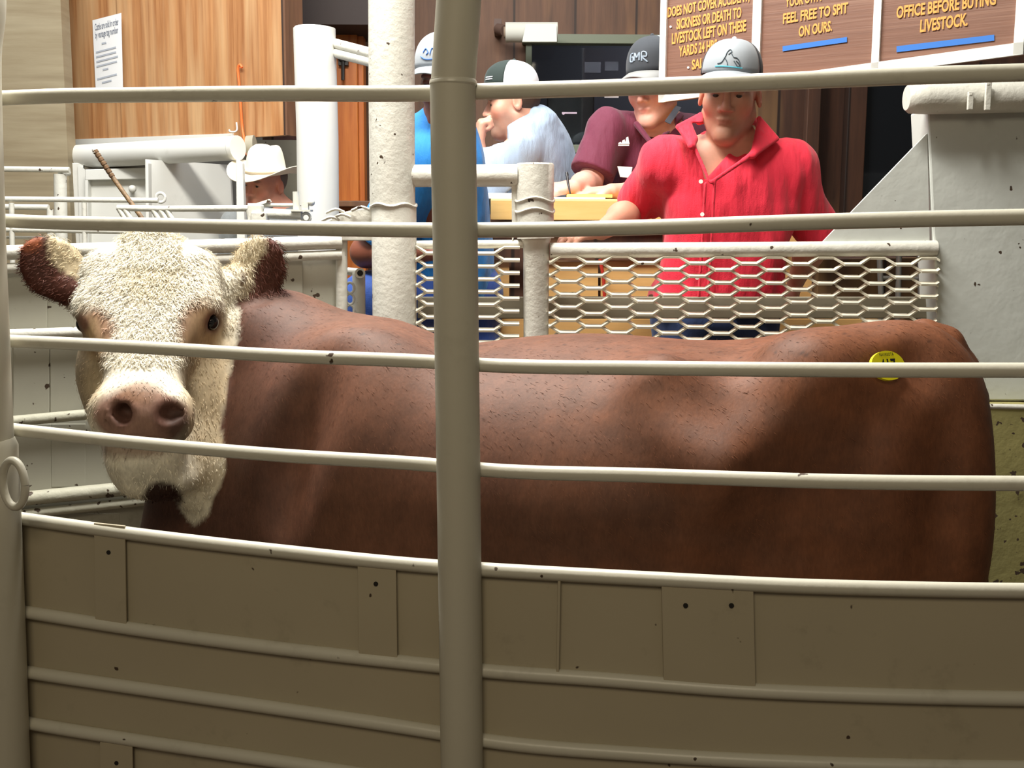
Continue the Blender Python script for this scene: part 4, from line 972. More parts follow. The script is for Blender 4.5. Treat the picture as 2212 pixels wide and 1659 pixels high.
# ================================================================== people
M_SKIN = vcol('skin', .5, 90, .06, .15, sss=.12, bdist=.001)
def cloth(name, col, sc=240, wr=.6, rough=.8, tint=None):
    m, nt, b = new_mat(name); v = coords(nt); wr = min(1.0, wr * 1.5)
    base = mixc(nt, ramp(nt, noise(nt, v, 14, 3), .35, .7, 0, .35), col, tint or tuple(c * .82 for c in col))
    nt.links.new(base, b.inputs['Base Color']); b.inputs['Roughness'].default_value = rough; b.inputs['Sheen Weight'].default_value = .15
    add = N(nt, 'ShaderNodeMath'); add.operation = 'ADD'; mu = N(nt, 'ShaderNodeMath'); mu.operation = 'MULTIPLY'; mu.inputs[1].default_value = .06
    nt.links.new(noise(nt, v, sc, 2), mu.inputs[0]); nt.links.new(noise(nt, coords(nt, (1.8, 1, .5)), 11, 3, .5), add.inputs[0]); nt.links.new(mu.outputs[0], add.inputs[1])
    bump(nt, b, add.outputs[0], wr, .016); return m
M_DENIM = cloth('denim', lin(44, 66, 112), 300, .4)
M_HAIRD = plain('dark_hair', lin(62, 46, 34), .7)

def head_prims(c, R, s=1.0):
    T = lambda x, y, z: c + R @ (np.array((x, y, z)) * s)
    E = lambda p, r, RR=I3: ell(T(*p), np.array(r) * s, R @ RR)
    K = lambda a, b, ra, rb: cone(T(*a), T(*b), ra * s, rb * s)
    big = [E((0, .012, .035), (.076, .096, .092)), E((0, -.030, -.035), (.062, .066, .082)), K((-.052, .0, -.055), (-.012, -.070, -.104), .022, .020), K((.052, .0, -.055), (.012, -.070, -.104), .022, .020),
           E((0, -.076, -.104), (.020, .016, .016)), E((-.042, -.062, -.020), (.024, .022, .024)), E((.042, -.062, -.020), (.024, .022, .024))]
    det = [E((0, -.080, .030), (.050, .016, .011)), K((0, -.092, .012), (0, -.112, -.026), .008, .0125), E((-.014, -.100, -.032), (.009, .011, .008)), E((.014, -.100, -.032), (.009, .011, .008)),
           E((0, -.091, -.060), (.025, .007, .0045)), E((0, -.089, -.070), (.020, .008, .0052)),
           E((-.079, .008, -.004), (.009, .020, .032), rot(0, 0, 8)), E((.079, .008, -.004), (.009, .020, .032), rot(0, 0, -8))]
    cuts = [E((-.031, -.098, .008), (.017, .014, .010)), E((.031, -.098, .008), (.017, .014, .010)), E((0, -.108, -.0655), (.020, .010, .0018)),
            E((-.088, .004, -.002), (.006, .010, .018)), E((.088, .004, -.002), (.006, .010, .018))]
    lids = [E((-.031, -.080, .011), (.0155, .013, .0085)), E((.031, -.080, .011), (.0155, .013, .0085)), E((-.031, -.079, -.003), (.014, .011, .006)), E((.031, -.079, -.003), (.014, .011, .006))]
    return big, det, cuts, lids, T

def hand_prims(w, d, n, side=1, curl=(20, 30, 20), s=1.0, thumb_in=0.0):
    """w wrist, d direction, n back-of-hand normal, side +1/-1 where the thumb sits"""
    d = np.array(d, float); d /= np.linalg.norm(d); n = np.array(n, float); n -= d * (n @ d); n /= np.linalg.norm(n); t = np.cross(d, n) * side
    palm, fing = [], []
    for i, (o, L) in enumerate(((.028, .066), (.010, .075), (-.009, .070), (-.027, .055))):
        k0 = w + (t * o * .6) * s; k1 = w + (d * (.088 - .006 * abs(i - 1)) + t * o) * s
        palm.append(cone(k0, k1, .014 * s, .0115 * s))
        p = k1; a = 0; r = .0092
        for q, (fr, cv) in enumerate(zip((.46, .30, .24), curl)):
            a += math.radians(cv + 2 * i); v = d * math.cos(a) - n * math.sin(a); p2 = p + v * L * fr * s
            fing.append(cone(p, p2, r * s, (r - .0009) * s)); p = p2; r -= .0009
    palm.append(ell(w + d * .045 * s - n * .004 * s, np.array((.016, .016, .016)) * s))
    b0 = w + (d * .022 + t * .024) * s; b1 = b0 + (d * .034 + t * (.026 - .02 * thumb_in) - n * .014) * s; b2 = b1 + (d * .030 + t * (.006 - .03 * thumb_in) - n * .008) * s; b3 = b2 + (d * .022 - t * .014 * thumb_in - n * .008) * s
    th = [cone(b0, b1, .0145 * s, .0115 * s), cone(b1, b2, .0112 * s, .0095 * s), cone(b2, b3, .0095 * s, .0082 * s)]
    return palm, fing, th

def build_person(name, label, J, skin, h=.0055, headR=I3, hs=1.0, beard=0.0, beardc=(.1, .07, .05), floor_z=.47, sitting=False, torso_skin=True):
    """J: joints in world coords"""
    g = J['hip']; r = root('person', np.array((g[0], g[1], floor_z)), label, 'person')
    hc = J['head']; big, det, cuts, lids, T = head_prims(hc, headR, hs)
    arms, sm = [], []
    for k in ('l', 'r'):
        sh, el, wr = J['sh' + k], J['el' + k], J['wr' + k]
        arms += [cone(sh, el, .056, .044), cone(el, el * .6 + wr * .4, .046, .045), cone(el * .6 + wr * .4, wr, .045, .027)]
    nb = J['neck']; sp = (J['shl'] + J['shr']) / 2; neck = [cone(T(0, .022, -.05), nb, .056 * hs, .062), cone(nb, J['shl'], .060, .055), cone(nb, J['shr'], .060, .055)]
    side = J['shr'] - J['shl']; ch = J['chest']; hip = J['hip']
    tors = [loft(nb + (nb - hip) * .04, hip, side, [0, .18, .4, .7, 1], [.10, .17, .175, .155, .165], [.08, .11, .12, .12, .12], n=2.4)]
    legs = []
    for k in ('l', 'r'):
        legs += chain([J['hj' + k], J['kn' + k], J['an' + k]], [.085, .058, .042]) + [cone(J['an' + k], J['an' + k] + np.array((0, -.12, -.03)), .04, .03)]
    hp, hf, ht_ = [], [], []
    for q in J['hands']:
        a_, b_, c_ = hand_prims(**q); hp += a_; hf += b_; ht_ += c_
    allp = big + det + arms + neck + tors + legs + hp + hf + ht_
    lo = np.min([p[1] for p in allp], 0) - .02; hi = np.max([p[2] for p in allp], 0) + .02
    f = Field(lo, hi, h); f.add(tors, .03).add(legs, .05).add(neck, .045).add(arms, .03).add(big, .03).add(hp, .014).add(ht_, .008).add(hf, .0045)
    f.cut(cuts[:2], .008).add(lids, .004).add(det, .007).cut(cuts[2:], .003)
    V, F = f.mesh(); q = (V - hc) @ headR / hs
    C = np.repeat(np.array(skin)[None], len(V), 0); head = (np.abs(q[:, 0]) < .1) & (np.abs(q[:, 1]) < .13) & (q[:, 2] > -.14)
    def dab(p, rr, col, am, soft=.6):
        m = np.clip((1 - np.sqrt((((q - np.array(p)) / np.array(rr)) ** 2).sum(1))) / soft, 0, 1) * am * head; nonlocal C; C = C * (1 - m[:, None]) + np.array(col) * m[:, None]
    red = np.array(skin) * (1.0, .62, .58)
    for s_ in (-1, 1):
        dab((s_ * .045, -.075, -.03), (.03, .03, .03), red, .5); dab((s_ * .08, .005, 0), (.03, .03, .04), red, .4)
        dab((s_ * .032, -.088, .024), (.024, .02, .006), (.05, .03, .02), .75, .5)
        dab((s_ * .031, -.09, .005), (.015, .02, .006), (.03, .02, .018), .65, .6)
    dab((0, -.11, -.025), (.02, .02, .02), red, .45); dab((0, -.10, -.065), (.024, .02, .011), np.array(skin) * (.75, .38, .36), .75)
    if beard:
        dab((0, -.07, -.085), (.075, .07, .055), beardc, beard, .5); dab((0, -.10, -.048), (.03, .02, .008), beardc, beard * .8)
        for s_ in (-1, 1): dab((s_ * .055, -.02, -.06), (.03, .05, .05), beardc, beard)
    C *= (1 + .06 * vnoise(V, 60, 4)[:, None])
    mesh_obj('body', V, F, M_SKIN, r, colors=np.clip(C, 0, 1))
    for s_ in (-1, 1):
        mk('eye', B().ball(T(s_ * .031, -.0815, .004), .0100 * hs, 14), plain('eye_dark', (.03, .02, .015), .2), r, smooth='all')
    return r, T

def shirt(r, J, mat, hw, dp, hemz=None, sleeve=(.0, 1.0), srad=(.085, .078), cuts=(), extra=(), wr=.004, h=.0055, name='shirt', seed=1, n=2.5, foldk=(18, 10, 5), collar=None, ts=(0, .12, .32, .6, .85, 1), ext=.05, topw=None, yr=.070, ysp=.35):
    nb, hip = J['neck'], J['hip']; side = J['shr'] - J['shl']
    end = hip + (hip - nb) * ext
    p = [loft(nb + (nb - hip) * .02, end, side, list(ts), hw, dp, n=n)]
    yk = [cone(nb + (J['shl'] - nb) * ysp, J['shl'], yr, .080), cone(nb + (J['shr'] - nb) * ysp, J['shr'], yr, .080)]
    sl = []
    for k in ('l', 'r'):
        a, e, w = J['sh' + k], J['el' + k], J['wr' + k]
        q = J.get('sleeve' + k, 1.0)
        if q <= 1: sl += [cone(a, a + (e - a) * q, srad[0], srad[1])]
        else: sl += [cone(a, e, srad[0], srad[1]), cone(e, e + (w - e) * (q - 1), srad[1], srad[1] * .62)]
    allp = p + yk + sl + list(extra)
    lo = np.min([x[1] for x in allp], 0) - .03; hi = np.max([x[2] for x in allp], 0) + .03
    f = Field(lo, hi, h); f.add(p, .03).add(yk, .05).add(sl, .035)
    if extra: f.add(list(extra), .008)
    f.warp(lambda X, Y, Z: wr * gnoise(X * foldk[0] / 10, Y * foldk[1] / 10, Z * foldk[2] / 10, 14, seed) + wr * .5 * gnoise(X * foldk[0] / 10, Y * foldk[1] / 10, Z * foldk[2] / 10, 30, seed + 1))
    if collar: f.add(collar, .006)
    for k in ('l', 'r'):   # cut sleeve ends flat so that the arm comes out of them
        a, e, w = J['sh' + k], J['el' + k], J['wr' + k]; q = J.get('sleeve' + k, 1.0)
        if q <= 1: c, d = a + (e - a) * q, (e - a)
        else: c, d = e + (w - e) * (q - 1), (w - e)
        d = d / np.linalg.norm(d); L = .12
        s_, u_ = np.cross(d, (0, 0, 1.0)), None; s_ /= np.linalg.norm(s_) + 1e-9; u_ = np.cross(s_, d)
        f.cut([boxp(c + d * (L / 2 + .0), (.11, L / 2, .11), np.stack([s_, d, u_], 1), .004)], .004)
    for c_ in cuts: f.cut([c_], .005)
    V, F = f.mesh(); return mesh_obj(name, V, F, mat, r)

def trousers(r, J, mat, w=.185, rk=.085, ra=.07, h=.009, top=None):
    hip = J['hip']; side = J['hjr'] - J['hjl']; p = [ell(hip + (0, 0, -.02), (w, .14, .15))]
    for k in ('l', 'r'): p += chain([J['hj' + k], J['kn' + k], J['an' + k]], [.105, rk, ra])
    lo = np.min([x[1] for x in p], 0) - .03; hi = np.max([x[2] for x in p], 0) + .03
    f = Field(lo, hi, h); f.add(p, .06); f.warp(lambda X, Y, Z: .004 * gnoise(X, Y, Z, 25, 3)); V, F = f.mesh(); return mesh_obj('trousers', V, F, mat, r)

def shoes(r, J):
    for k in ('l', 'r'):
        a = J['an' + k]; f = Field(a - (.08, .24, .1), a + (.08, .1, .06), .008)
        z = a[2] - .045; f.add([cone(np.array((a[0], a[1], z + .015)), np.array((a[0], a[1] - .15, z + .005)), .045, .04), cone(a, np.array((a[0], a[1], z + .02)), .05, .05)], .02)
        V, F = f.mesh(); mesh_obj('shoe', V, F, plain('boot_leather', lin(84, 56, 38), .5), r)

def cap(r, T0, R, s, front, back, brimc, tilt=-7, lift=.016, crown=.115, wid=.088, brim=(.075, .082), btn=None):
    """baseball cap: front crown, back crown, brim"""
    ca, sa = math.cos(math.radians(tilt)), math.sin(math.radians(tilt))
    def T(x, y, z): return T0(x, y * ca - (z - .03) * sa, y * sa + (z - .03) * ca + .03 + lift)
    def crownpt(th, ph, k=1.0):  # ph azimuth from front (-y), th from top 0..pi/2
        x = math.sin(ph) * math.sin(th) ** .80; y = -math.cos(ph) * math.sin(th) ** .80; z = math.cos(th) ** .85 if th < math.pi / 2 else 0
        fr = 1 + .10 * max(0, -y) * (1 - abs(z - .6))
        return T(x * wid * k, .006 + y * .105 * k * fr, .030 + z * crown * k)
    def patch(p0, p1, nm, mat, par):
        n1, n2 = 14, 28; V = []
        for kk in (1.0, .965):
            for i in range(n1 + 1):
                for j in range(n2 + 1): V.append(crownpt(math.pi / 2 * i / n1, p0 + (p1 - p0) * j / n2, kk))
        o = (n1 + 1) * (n2 + 1); W_ = n2 + 1; F = []
        for i in range(n1):
            for j in range(n2):
                a = i * W_ + j; F += [(a, a + 1, a + W_ + 1, a + W_), (o + a, o + a + W_, o + a + W_ + 1, o + a + 1)]
        for j in range(n2): a = n1 * W_ + j; F.append((a, a + 1, o + a + 1, o + a))
        for i in range(n1):
            for j, fl in ((0, 0), (n2, 1)): a = i * W_ + j; F.append((a, a + W_, o + a + W_, o + a))
        return mk(nm, B().add(V, F), mat, par, smooth='all')
    c = patch(-math.radians(66), math.radians(66), 'cap', front, r)
    patch(math.radians(66), math.radians(294), 'cap_back', back, c)
    V = []; n1, n2 = 8, 20
    for lay in (0, 1):
        for i in range(n1 + 1):
            for j in range(n2 + 1):
                v = i / n1; u = -1 + 2 * j / n2; an = u * 1.12
                x0_, y0_ = math.sin(an) * wid, .006 - math.cos(an) * .108
                x1_, y1_ = u * brim[1] * (1 - .10 * abs(u)), -.095 - brim[0] * math.sqrt(max(0, 1 - (abs(u) ** 2.6)))
                x, y = x0_ * (1 - v) + x1_ * v, y0_ * (1 - v) + y1_ * v
                z = .034 - .026 * u * u * (.4 + .6 * v) - .020 * v + (-.004 * lay)
                V.append(T(x, y, z))
    o = (n1 + 1) * (n2 + 1); W_ = n2 + 1; F = []
    for i in range(n1):
        for j in range(n2): a = i * W_ + j; F += [(a, a + 1, a + W_ + 1, a + W_), (o + a, o + a + W_, o + a + W_ + 1, o + a + 1)]
    for j in range(n2): a = n1 * W_ + j; F.append((a, a + 1, o + a + 1, o + a))
    for i in range(n1):
        for j in (0, n2): a = i * W_ + j; F.append((a, a + W_, o + a + W_, o + a))
    mk('brim', B().add(V, F), brimc, c, smooth='all')
    mk('button', B().ball(T(0, .006, .030 + crown), .008 * s, 10), btn or front, c)
    return c, crownpt

def hairpiece(r, T, R, s, mat, c, keepf, rr=(.081, .101, .094), h=.005):
    cc = T(0, .014, .030); f = Field(cc - .13 * s, cc + .13 * s, h); f.add([ell(cc, np.array(rr) * s, R)], .01)
    def kf(X, Y, Z):
        q0, q1, q2 = [R[0, i] * (X - c[0]) + R[1, i] * (Y - c[1]) + R[2, i] * (Z - c[2]) for i in range(3)]
        return keepf(q0 / s, q1 / s, q2 / s)
    f.warp(lambda X, Y, Z: .0015 * gnoise(X, Y, Z, 150, 5)); f.keep(kf, .006); V, F = f.mesh()
    if len(V): mesh_obj('hair', V, F, mat, r)

A3 = lambda *a: np.array(a, float)
def tri(a, b, c, r, n=7): return [cone(a + (b - a) * t, c, r, r) for t in np.linspace(0, 1, n)] + [cone(a, b, r, r)]
# ---------------------------------------------------------------- the man in red
YRm = 3.50
J = dict(head=P(1577, 204, 3.50), neck=P(1583, 322, 3.56), shl=P(1438, 352, 3.54), shr=P(1708, 366, 3.56), chest=P(1570, 420, 3.52), hip=P(1545, 655, 3.60))
J.update(ell=P(1372, 452, 3.70), wrl=P(1298, 500, 3.42), elr=P(1766, 505, 3.62), wrr=P(1718, 610, 3.74))
for k, px in (('l', 1478), ('r', 1612)):
    J['hj' + k] = P(px, 700, 3.62); x = J['hj' + k][0]; J['kn' + k] = A3(x, 3.60, .98); J['an' + k] = A3(x, 3.64, .565)
J['hands'] = [dict(w=J['wrl'], d=(-.75, -.45, -.10), n=(.05, -.25, 1), side=1, curl=(12, 22, 22)), dict(w=J['wrr'], d=(-.2, .1, -1), n=(.9, .3, -.2), side=-1, curl=(20, 25, 20))]
J['sleevel'] = .93; J['sleever'] = 1.12
RH = rot(-15, 11, 3)
skin_red = lin(196, 142, 118)
pr1, T = build_person('person', 'man in a red button shirt and grey cap, looking down at the bull ring', J, skin_red, .0048, RH, 1.10, beard=.28, beardc=lin(110, 70, 50))
M_RED = cloth('red_linen', lin(222, 34, 62), 320, .75)
def vcut(P0, P1, P2, yb):
    """prism through the photo triangle P0 P1 P2 (x,z) for y < yb"""
    pts = [np.array((p[0], p[2])) for p in (P0, P1, P2)]; ctr = sum(pts) / 3
    def f(X, Y, Z):
        d = -9.0
        for i in range(3):
            a, b = pts[i], pts[(i + 1) % 3]; nn = np.array((b[1] - a[1], a[0] - b[0])); nn /= np.linalg.norm(nn)
            if nn @ (ctr - a) > 0: nn = -nn
            d = np.maximum(d, (X - a[0]) * nn[0] + (Z - a[1]) * nn[1] + 0 * Y)
        return np.maximum(d, Y - yb)
    q = np.array([P0, P1, P2]); lo = q.min(0) - .03; hi = q.max(0) + .03; lo[1] -= .3; hi[1] = yb + .01; return f, lo, hi
cut1 = vcut(P(1500, 262, 3.43), P(1640, 262, 3.43), P(1531, 388, 3.38), 3.52)
cut2 = ell(P(1580, 268, 3.53), (.075, .085, .075))
col1 = tri(P(1514, 248, 3.52), P(1464, 274, 3.46), P(1494, 316, 3.40), .0065, 11) + tri(P(1514, 248, 3.52), P(1512, 290, 3.44), P(1494, 316, 3.40), .006) + \
       tri(P(1640, 256, 3.52), P(1678, 300, 3.47), P(1626, 336, 3.40), .0065, 11) + [cone(P(1632, 262, 3.56), P(1642, 290, 3.47), .010, .010),
        cone(P(1510, 262, 3.56), P(1560, 250, 3.64), .012, .012), cone(P(1560, 250, 3.64), P(1640, 264, 3.56), .012, .012)]
plk = [cone(P(1608, 345, 3.39), P(1536, 394, 3.362), .007, .006), cone(P(1524, 396, 3.364), P(1510, 640, 3.395), .005, .005), cone(P(1544, 396, 3.364), P(1530, 640, 3.395), .005, .005), cone(P(1497, 310, 3.41), P(1531, 388, 3.366), .0055, .006), cone(P(1626, 330, 3.41), P(1608, 345, 3.39), .008, .007)]
hwr = [.075, .185, .222, .205, .212, .224]; dpr = [.07, .125, .150, .150, .150, .150]
sh_ = shirt(pr1, J, M_RED, hwr, dpr, cuts=(cut1, cut2), srad=(.080, .078), wr=.010, h=.0046, collar=col1 + plk, seed=7, ext=.02)
for (bx_, by_, Y_) in ((1514, 392, 3.335), (1517, 463, 3.34), (1506, 600, 3.36)):
    mk('button', B().tube([P(bx_, by_, Y_ + .012), P(bx_, by_, Y_ - .004)], .0062, 14), M_WHITEW, sh_)
trousers(pr1, J, M_DENIM); shoes(pr1, J)
mk('belt', B().tube([J['hip'] + A3(.205 * math.cos(t), .145 * math.sin(t), .015) for t in np.linspace(0, 6.283, 40)], .014, 8), plain('belt_leather', lin(70, 44, 30), .5), pr1)
M_CAPG = cloth('cap_grey', lin(150, 156, 162), 300, .1); M_CAPN = cloth('cap_navy', lin(30, 34, 42), 300, .1); M_CAPW = cloth('cap_white', lin(226, 228, 232), 300, .1)
cp1, cpt = cap(pr1, T, RH, 1.0, M_CAPG, M_CAPN, M_CAPG, crown=.097, wid=.085, btn=M_CAPW, lift=.022, tilt=-8)
def cap_line(par, cpt, pts, r, mat, name, k=1.012):
    """stitched line on the crown; pts (azimuth deg, height 0..1)"""
    W3 = [cpt(math.acos(min(1, max(0, v)) ** (1 / .85)), math.radians(u), k) for u, v in smooth_path([A3(a, b, 0) for a, b in pts], 5) for _ in (0,)] if False else [cpt(math.acos(min(1, max(0, q_[1])) ** (1 / .85)), math.radians(q_[0]), k) for q_ in smooth_path([A3(a, b, 0) for a, b in pts], 5)]
    mk(name, B().tube(W3, r, 6), mat, par)
M_STITCH = plain('stitch_dark', lin(60, 72, 80), .8); M_TEAL = plain('stitch_teal', lin(70, 170, 190), .8)
lg1 = [[(-22, .22), (-14, .26), (-8, .42), (-6, .52), (-1, .60), (3, .55), (0, .50), (-3, .47)], [(2, .52), (7, .40), (13, .38), (18, .30), (20, .18)], [(-8, .36), (-4, .26), (-3, .18)], [(8, .30), (12, .22), (16, .14), (18, .22), (12, .30)]]
lg_o = None
for q in lg1: cap_line(cp1, cpt, q, .0012, M_STITCH, 'emblem')
cap_line(cp1, cpt, [(-26, .15), (-10, .15), (8, .13), (24, .11)], .0016, M_TEAL, 'emblem_stripe')
hairpiece(pr1, T, RH, 1.0, M_HAIRD, J['head'], lambda x, y, z: np.maximum(np.maximum(z - .045, -z - .045), -y + .018))

# ---------------------------------------------------------------- man in light blue
J = dict(head=P(1108, 224, 4.42), neck=P(1150, 272, 4.46), shl=P(1112, 335, 4.28), shr=P(1178, 318, 4.64), chest=P(1170, 380, 4.46), hip=P(1205, 545, 4.62))
J.update(ell=P(1034, 412, 4.22), wrl=P(1034, 318, 4.30), elr=P(1040, 425, 4.60), wrr=P(1000, 420, 4.36))
for k, dy in (('l', -.10), ('r', .12)):
    J['hj' + k] = J['hip'] + A3(-.02, dy, -.03); J['kn' + k] = J['hj' + k] + A3(-.42, 0, .0); J['an' + k] = J['kn' + k] + A3(.02, 0, -.45)
J['hands'] = [dict(w=J['wrl'], d=(.10, .05, 1), n=(-1, -.25, .1), side=-1, curl=(62, 88, 60), thumb_in=.8, s=1.1), dict(w=J['wrr'], d=(-1, -.2, -.05), n=(0, 0, 1), side=1, curl=(20, 20, 20))]
J['sleevel'] = 1.86; J['sleever'] = 1.8
RH = rot(-84, 9, 0)
pr2, T = build_person('person', 'bearded man in a light blue shirt sitting sideways with his fist at his mouth', J, lin(216, 162, 138), .0055, RH, 1.0, beard=.75, beardc=lin(120, 96, 84), floor_z=J['anl'][2] - .06)
M_LBL = cloth('light_blue_cotton', lin(156, 174, 196), 320, .65)
colr = [cone(P(1152, 248, 4.40), P(1104, 304, 4.36), .018, .016), cone(P(1152, 246, 4.40), P(1165, 262, 4.54), .03, .03), cone(P(1150, 268, 4.40), P(1118, 308, 4.38), .035, .03), cone(P(1152, 256, 4.46), P(1180, 300, 4.46), .05, .07)]
shirt(pr2, J, M_LBL, [.11, .17, .19, .175, .175, .18], [.085, .12, .140, .145, .150, .155], srad=(.085, .072), wr=.006, h=.006, collar=colr, seed=12, ext=.1, n=2.2, yr=.088, ysp=.1)
trousers(pr2, J, M_DENIM); shoes(pr2, J)
M_CAPK = cloth('cap_green_black', lin(30, 46, 42), 300, .1)
cp2, cpt = cap(pr2, T, RH, 1.0, M_CAPK, M_CAPW, M_CAPK, crown=.104, wid=.090, lift=.030, tilt=-13)
for v in (.18, .26): cap_line(cp2, cpt, [(18, v), (40, v + .01)], .0022, M_CAPW, 'emblem')
hairpiece(pr2, T, RH, 1.0, M_HAIRD, J['head'], lambda x, y, z: np.maximum(np.maximum(z - .045, -z - .055), -y + .018))

# ---------------------------------------------------------------- man in maroon
J = dict(head=P(1414, 190, 4.36), neck=P(1432, 275, 4.44), shl=P(1316, 285, 4.38), shr=P(1500, 300, 4.46), chest=P(1400, 350, 4.44), hip=P(1420, 545, 4.66))
J.update(ell=P(1272, 398, 4.30), wrl=P(1240, 404, 4.16), elr=P(1400, 425, 4.26), wrr=P(1322, 412, 4.16))
for k, dx in (('l', -.10), ('r', .10)):
    J['hj' + k] = J['hip'] + A3(dx, -.02, -.03); J['kn' + k] = J['hj' + k] + A3(0, -.40, .0); J['an' + k] = J['kn' + k] + A3(0, .05, -.45)
J['hands'] = [dict(w=J['wrl'], d=(-.75, -.3, -.10), n=(-.1, -.55, .85), side=1, curl=(30, 42, 28), thumb_in=.7, s=1.05), dict(w=J['wrr'], d=(-1, -.1, -.06), n=(0, -.25, 1), side=-1, curl=(8, 14, 14), s=1.05)]
J['sleevel'] = .82; J['sleever'] = .85
RH = rot(-34, 12, -2)
pr3, T = build_person('person', 'man in a maroon polo shirt writing at the pale yellow counter', J, lin(220, 164, 146), .0055, RH, 1.12, floor_z=J['anl'][2] - .06)
M_MAR = cloth('maroon_polo', lin(104, 32, 58), 320, .55)
shm = shirt(pr3, J, M_MAR, [.10, .18, .21, .20, .205, .21], [.08, .13, .150, .155, .16, .16], srad=(.088, .086), wr=.006, h=.006, seed=21, ext=.1, cuts=(ell(P(1418, 262, 4.34), (.075, .08, .06)),),
      collar=[cone(P(1375, 268, 4.31), P(1404, 306, 4.25), .012, .010), cone(P(1470, 250, 4.38), P(1424, 306, 4.26), .013, .010)])
trousers(pr3, J, M_DENIM); shoes(pr3, J)
mk('strap', B().prism([P(1436, 262, 4.24), P(1448, 268, 4.24), P(1472, 232, 4.30), P(1460, 228, 4.30)], (0, .01, 0)), plain('strap_grey', lin(74, 74, 82), .7), pr3, smooth=False)
M_CAPB = cloth('cap_charcoal', lin(56, 60, 66), 300, .1); M_CAPI = cloth('cap_ice', lin(206, 222, 226), 300, .1)
cp3, cpt = cap(pr3, T, RH, 1.12, M_CAPB, M_CAPI, cloth('brim_grey', lin(150, 150, 148), 300, .1), crown=.122, wid=.090, lift=.020)
M_SILV = plain('stitch_silver', lin(150, 164, 178), .5)
for q in ([(-14, .50), (-22, .48), (-22, .30), (-14, .30), (-14, .40), (-18, .40)], [(-10, .30), (-10, .50), (-4, .38), (2, .50), (2, .30)], [(8, .28), (8, .50), (17, .49), (18, .39), (9, .38), (20, .24)]):
    cap_line(cp3, cpt, q, .0030, M_SILV, 'emblem')
# shirt marks
def front_pt(px, py, Y): return P(px, py, Y)
for i, (xa_, ya_, w_, h_) in enumerate(((1338, 311, 5, 5), (1345, 311, 6, 10), (1353, 311, 6, 16))):
    mk('chest_emblem', B().prism([P(xa_ - 2, ya_, 4.235), P(xa_ + w_ + 1, ya_, 4.235), P(xa_ + w_ - 2, ya_ - h_, 4.235), P(xa_ + w_ - 6, ya_ - h_ + 2, 4.235)], (0, .012, 0)), M_WHITEW, shm, smooth=False)
mk('chest_emblem', B().prism([P(1336, 315, 4.235), P(1359, 315, 4.235), P(1359, 312.5, 4.235), P(1336, 312.5, 4.235)], (0, .012, 0)), M_WHITEW, shm, smooth=False)
mk('name_patch', B().prism([P(1334, 359, 4.225), P(1366, 361, 4.225), P(1362, 384, 4.225), P(1340, 382, 4.225)], (0, .012, 0)), M_WHITEW, shm, smooth=False)
pn = tag(mk('pen', B().tube([P(1224, 372, 4.12), P(1227, 395, 4.10), P(1233, 424, 4.08)], [.0042, .0045, .0020], 10).torus(P(1225, 378, 4.115), .008, .0015, sx=.5), M_BLK), 'black pen held upright in the writing hand over the white paper', 'pen')

# ---------------------------------------------------------------- man in bright blue behind the centre post
J = dict(head=P(964, 178, 3.66), neck=P(955, 272, 3.72), shl=P(925, 350, 3.62), shr=P(948, 352, 3.84), chest=P(955, 440, 3.75), hip=P(972, 620, 3.88))
J.update(ell=P(790, 545, 3.66), wrl=P(935, 545, 3.50), elr=P(985, 505, 3.98), wrr=P(960, 590, 3.86))
J['hjl'] = P(950, 640, 3.80); J['hjr'] = P(1010, 640, 3.95); J['knl'] = P(800, 655, 3.68); J['knr'] = A3(J['hjr'][0] + .05, 3.86, .98)
J['anl'] = A3(J['knl'][0], 3.74, .565); J['anr'] = A3(J['hjr'][0] + .04, 3.92, .565)
J['hands'] = [dict(w=J['wrl'], d=(1, -.1, -.1), n=(0, -.3, 1), side=1, curl=(25, 30, 20)), dict(w=J['wrr'], d=(-1, -.1, -.3), n=(0, -.2, 1), side=-1, curl=(20, 25, 20))]
J['sleevel'] = .88; J['sleever'] = .9
RH = rot(-22, 14, 0)
pr4, T = build_person('person', 'man in a bright blue shirt and jeans behind the foreground centre post', J, lin(128, 74, 56), .006, RH, 1.0)
shirt(pr4, J, cloth('bright_blue_cotton', lin(30, 132, 214), 320, .8), [.09, .15, .165, .165, .165, .17], [.085, .12, .14, .145, .15, .15], srad=(.078, .08), wr=.008, h=.0065, seed=31, ext=.02, yr=.084, ysp=.15)
trousers(pr4, J, cloth('blue_jeans', lin(34, 72, 150), 300, .5), rk=.095, ra=.085); shoes(pr4, J)
cp4, cpt = cap(pr4, T, RH, 1.0, M_CAPG, M_CAPG, M_CAPG, crown=.112, wid=.096)
M_SBL = plain('stitch_blue', lin(60, 110, 190), .7)
for q in ([(-22, .30), (-10, .22), (6, .22), (16, .30)], [(-16, .40), (-10, .50), (-4, .40), (-8, .34)], [(0, .34), (4, .50), (10, .44), (8, .34)]): cap_line(cp4, cpt, q, .0016, M_SBL, 'emblem')

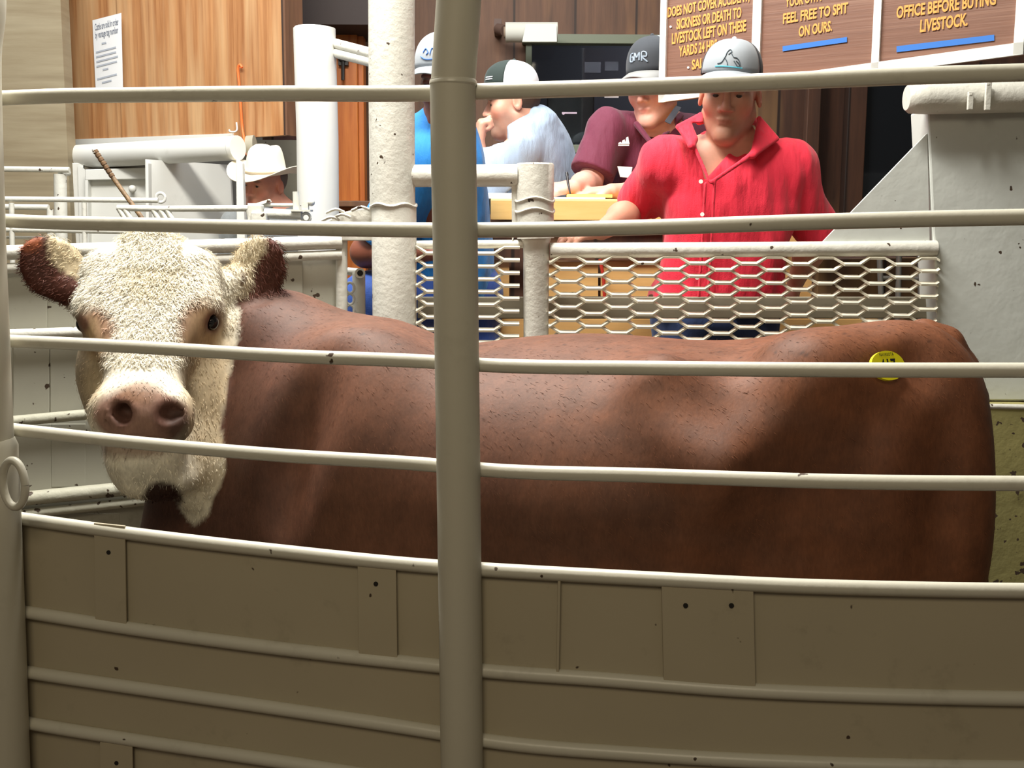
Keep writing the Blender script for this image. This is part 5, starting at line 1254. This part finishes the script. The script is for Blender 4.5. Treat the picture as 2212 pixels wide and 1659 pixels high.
# ---------------------------------------------------------------- man in the cowboy hat
YC = 4.85
J = dict(head=P(572, 398, YC), neck=P(592, 455, YC + .04), shl=P(520, 490, YC - .04), shr=P(668, 492, YC + .10), chest=P(595, 540, YC + .05), hip=P(598, 690, YC + .08))
J.update(ell=P(500, 600, YC), wrl=P(540, 660, YC - .15), elr=P(690, 610, YC + .1), wrr=P(650, 670, YC - .1))
for k, dx in (('l', -.10), ('r', .10)):
    J['hj' + k] = J['hip'] + A3(dx, 0, -.05); x = J['hj' + k][0]; J['kn' + k] = A3(x, YC + .06, .40 + .25); J['an' + k] = A3(x, YC + .08, .53)
J['hands'] = [dict(w=J['wrl'], d=(.2, -.6, -.6), n=(-.4, -.2, .6), side=1, curl=(25, 30, 20)), dict(w=J['wrr'], d=(-.2, -.6, -.6), n=(.4, -.2, .6), side=-1, curl=(20, 25, 20))]
J['sleevel'] = 1.8; J['sleever'] = 1.8
RH = rot(-27, 9, 6)
pr5, T = build_person('person', 'man in a white cowboy hat looking down behind the gate latch', J, lin(222, 156, 130), .0055, RH, 1.0)
shirt(pr5, J, cloth('grey_shirt', lin(128, 132, 132), 320, .5), [.10, .17, .20, .19, .19, .2], [.08, .12, .13, .13, .13, .13], srad=(.085, .07), h=.0075, seed=41, ext=.02,
      collar=[cone(P(572, 452, YC - .08), P(606, 430, YC + .0), .014, .012), cone(P(606, 428, YC + .02), P(616, 446, YC + .06), .014, .014)])
trousers(pr5, J, M_DENIM); shoes(pr5, J)
hairpiece(pr5, T, RH, 1.0, plain('grey_hair', lin(120, 108, 100), .8), J['head'], lambda x, y, z: np.maximum(np.maximum(z - .045, -z - .045), -y + .012))
M_HAT = cloth('straw_white_felt', lin(240, 230, 208), 260, .12, .7)
V = []; F = []; na, nr = 64, 22
for lay in (0, 1):
    for i in range(nr + 1):
        for j in range(na):
            a = 2 * math.pi * j / na; t = i / nr; sx, sy = math.sin(a), -math.cos(a)
            if t < .55:   # crown
                v = t / .55; rx = .078 * (v ** .42) * (1.0 if v < .8 else 1 + .08 * (v - .8)); ry = .098 * (v ** .42)
                z = .168 - .118 * v ** 3.2 - .030 * math.exp(-((sx * rx) / .022) ** 2) * math.exp(-((sy * ry - .0) / .075) ** 2) - .022 * math.exp(-((abs(sx) * rx - .052) / .02) ** 2) * max(0, -sy) * (1 - v)
                z -= .012 * max(0, math.sin(a * 2 + .6)) * (1 - v) * 0
            else:
                v = (t - .55) / .45; rx = .082 + (.158 - .082) * v; ry = .100 + (.170 - .100) * v
                z = .050 + .040 * (abs(sx) ** 2.2) * v ** 1.6 - .020 * (abs(sy) ** 2) * v
            V.append(T(sx * rx, .010 + sy * ry, z - .004 * lay))
o = (nr + 1) * na
for i in range(nr):
    for j in range(na):
        a = i * na + j; b2 = i * na + (j + 1) % na
        F += [(a, b2, b2 + na, a + na), (o + a, o + a + na, o + b2 + na, o + b2)]
for j in range(na): a = nr * na + j; b2 = nr * na + (j + 1) % na; F.append((a, b2, o + b2, o + a))
ht5 = mk('cowboy_hat', B().add(V, F), M_HAT, pr5, smooth='all', label='white cowboy hat with a curled brim')
mk('hat_band', B().tube([T(.0815 * math.sin(a), .010 - .1015 * math.cos(a), .060) for a in np.linspace(0, 6.283, 50)], .0035, 8), plain('band_tan', lin(176, 160, 134), .7), ht5)
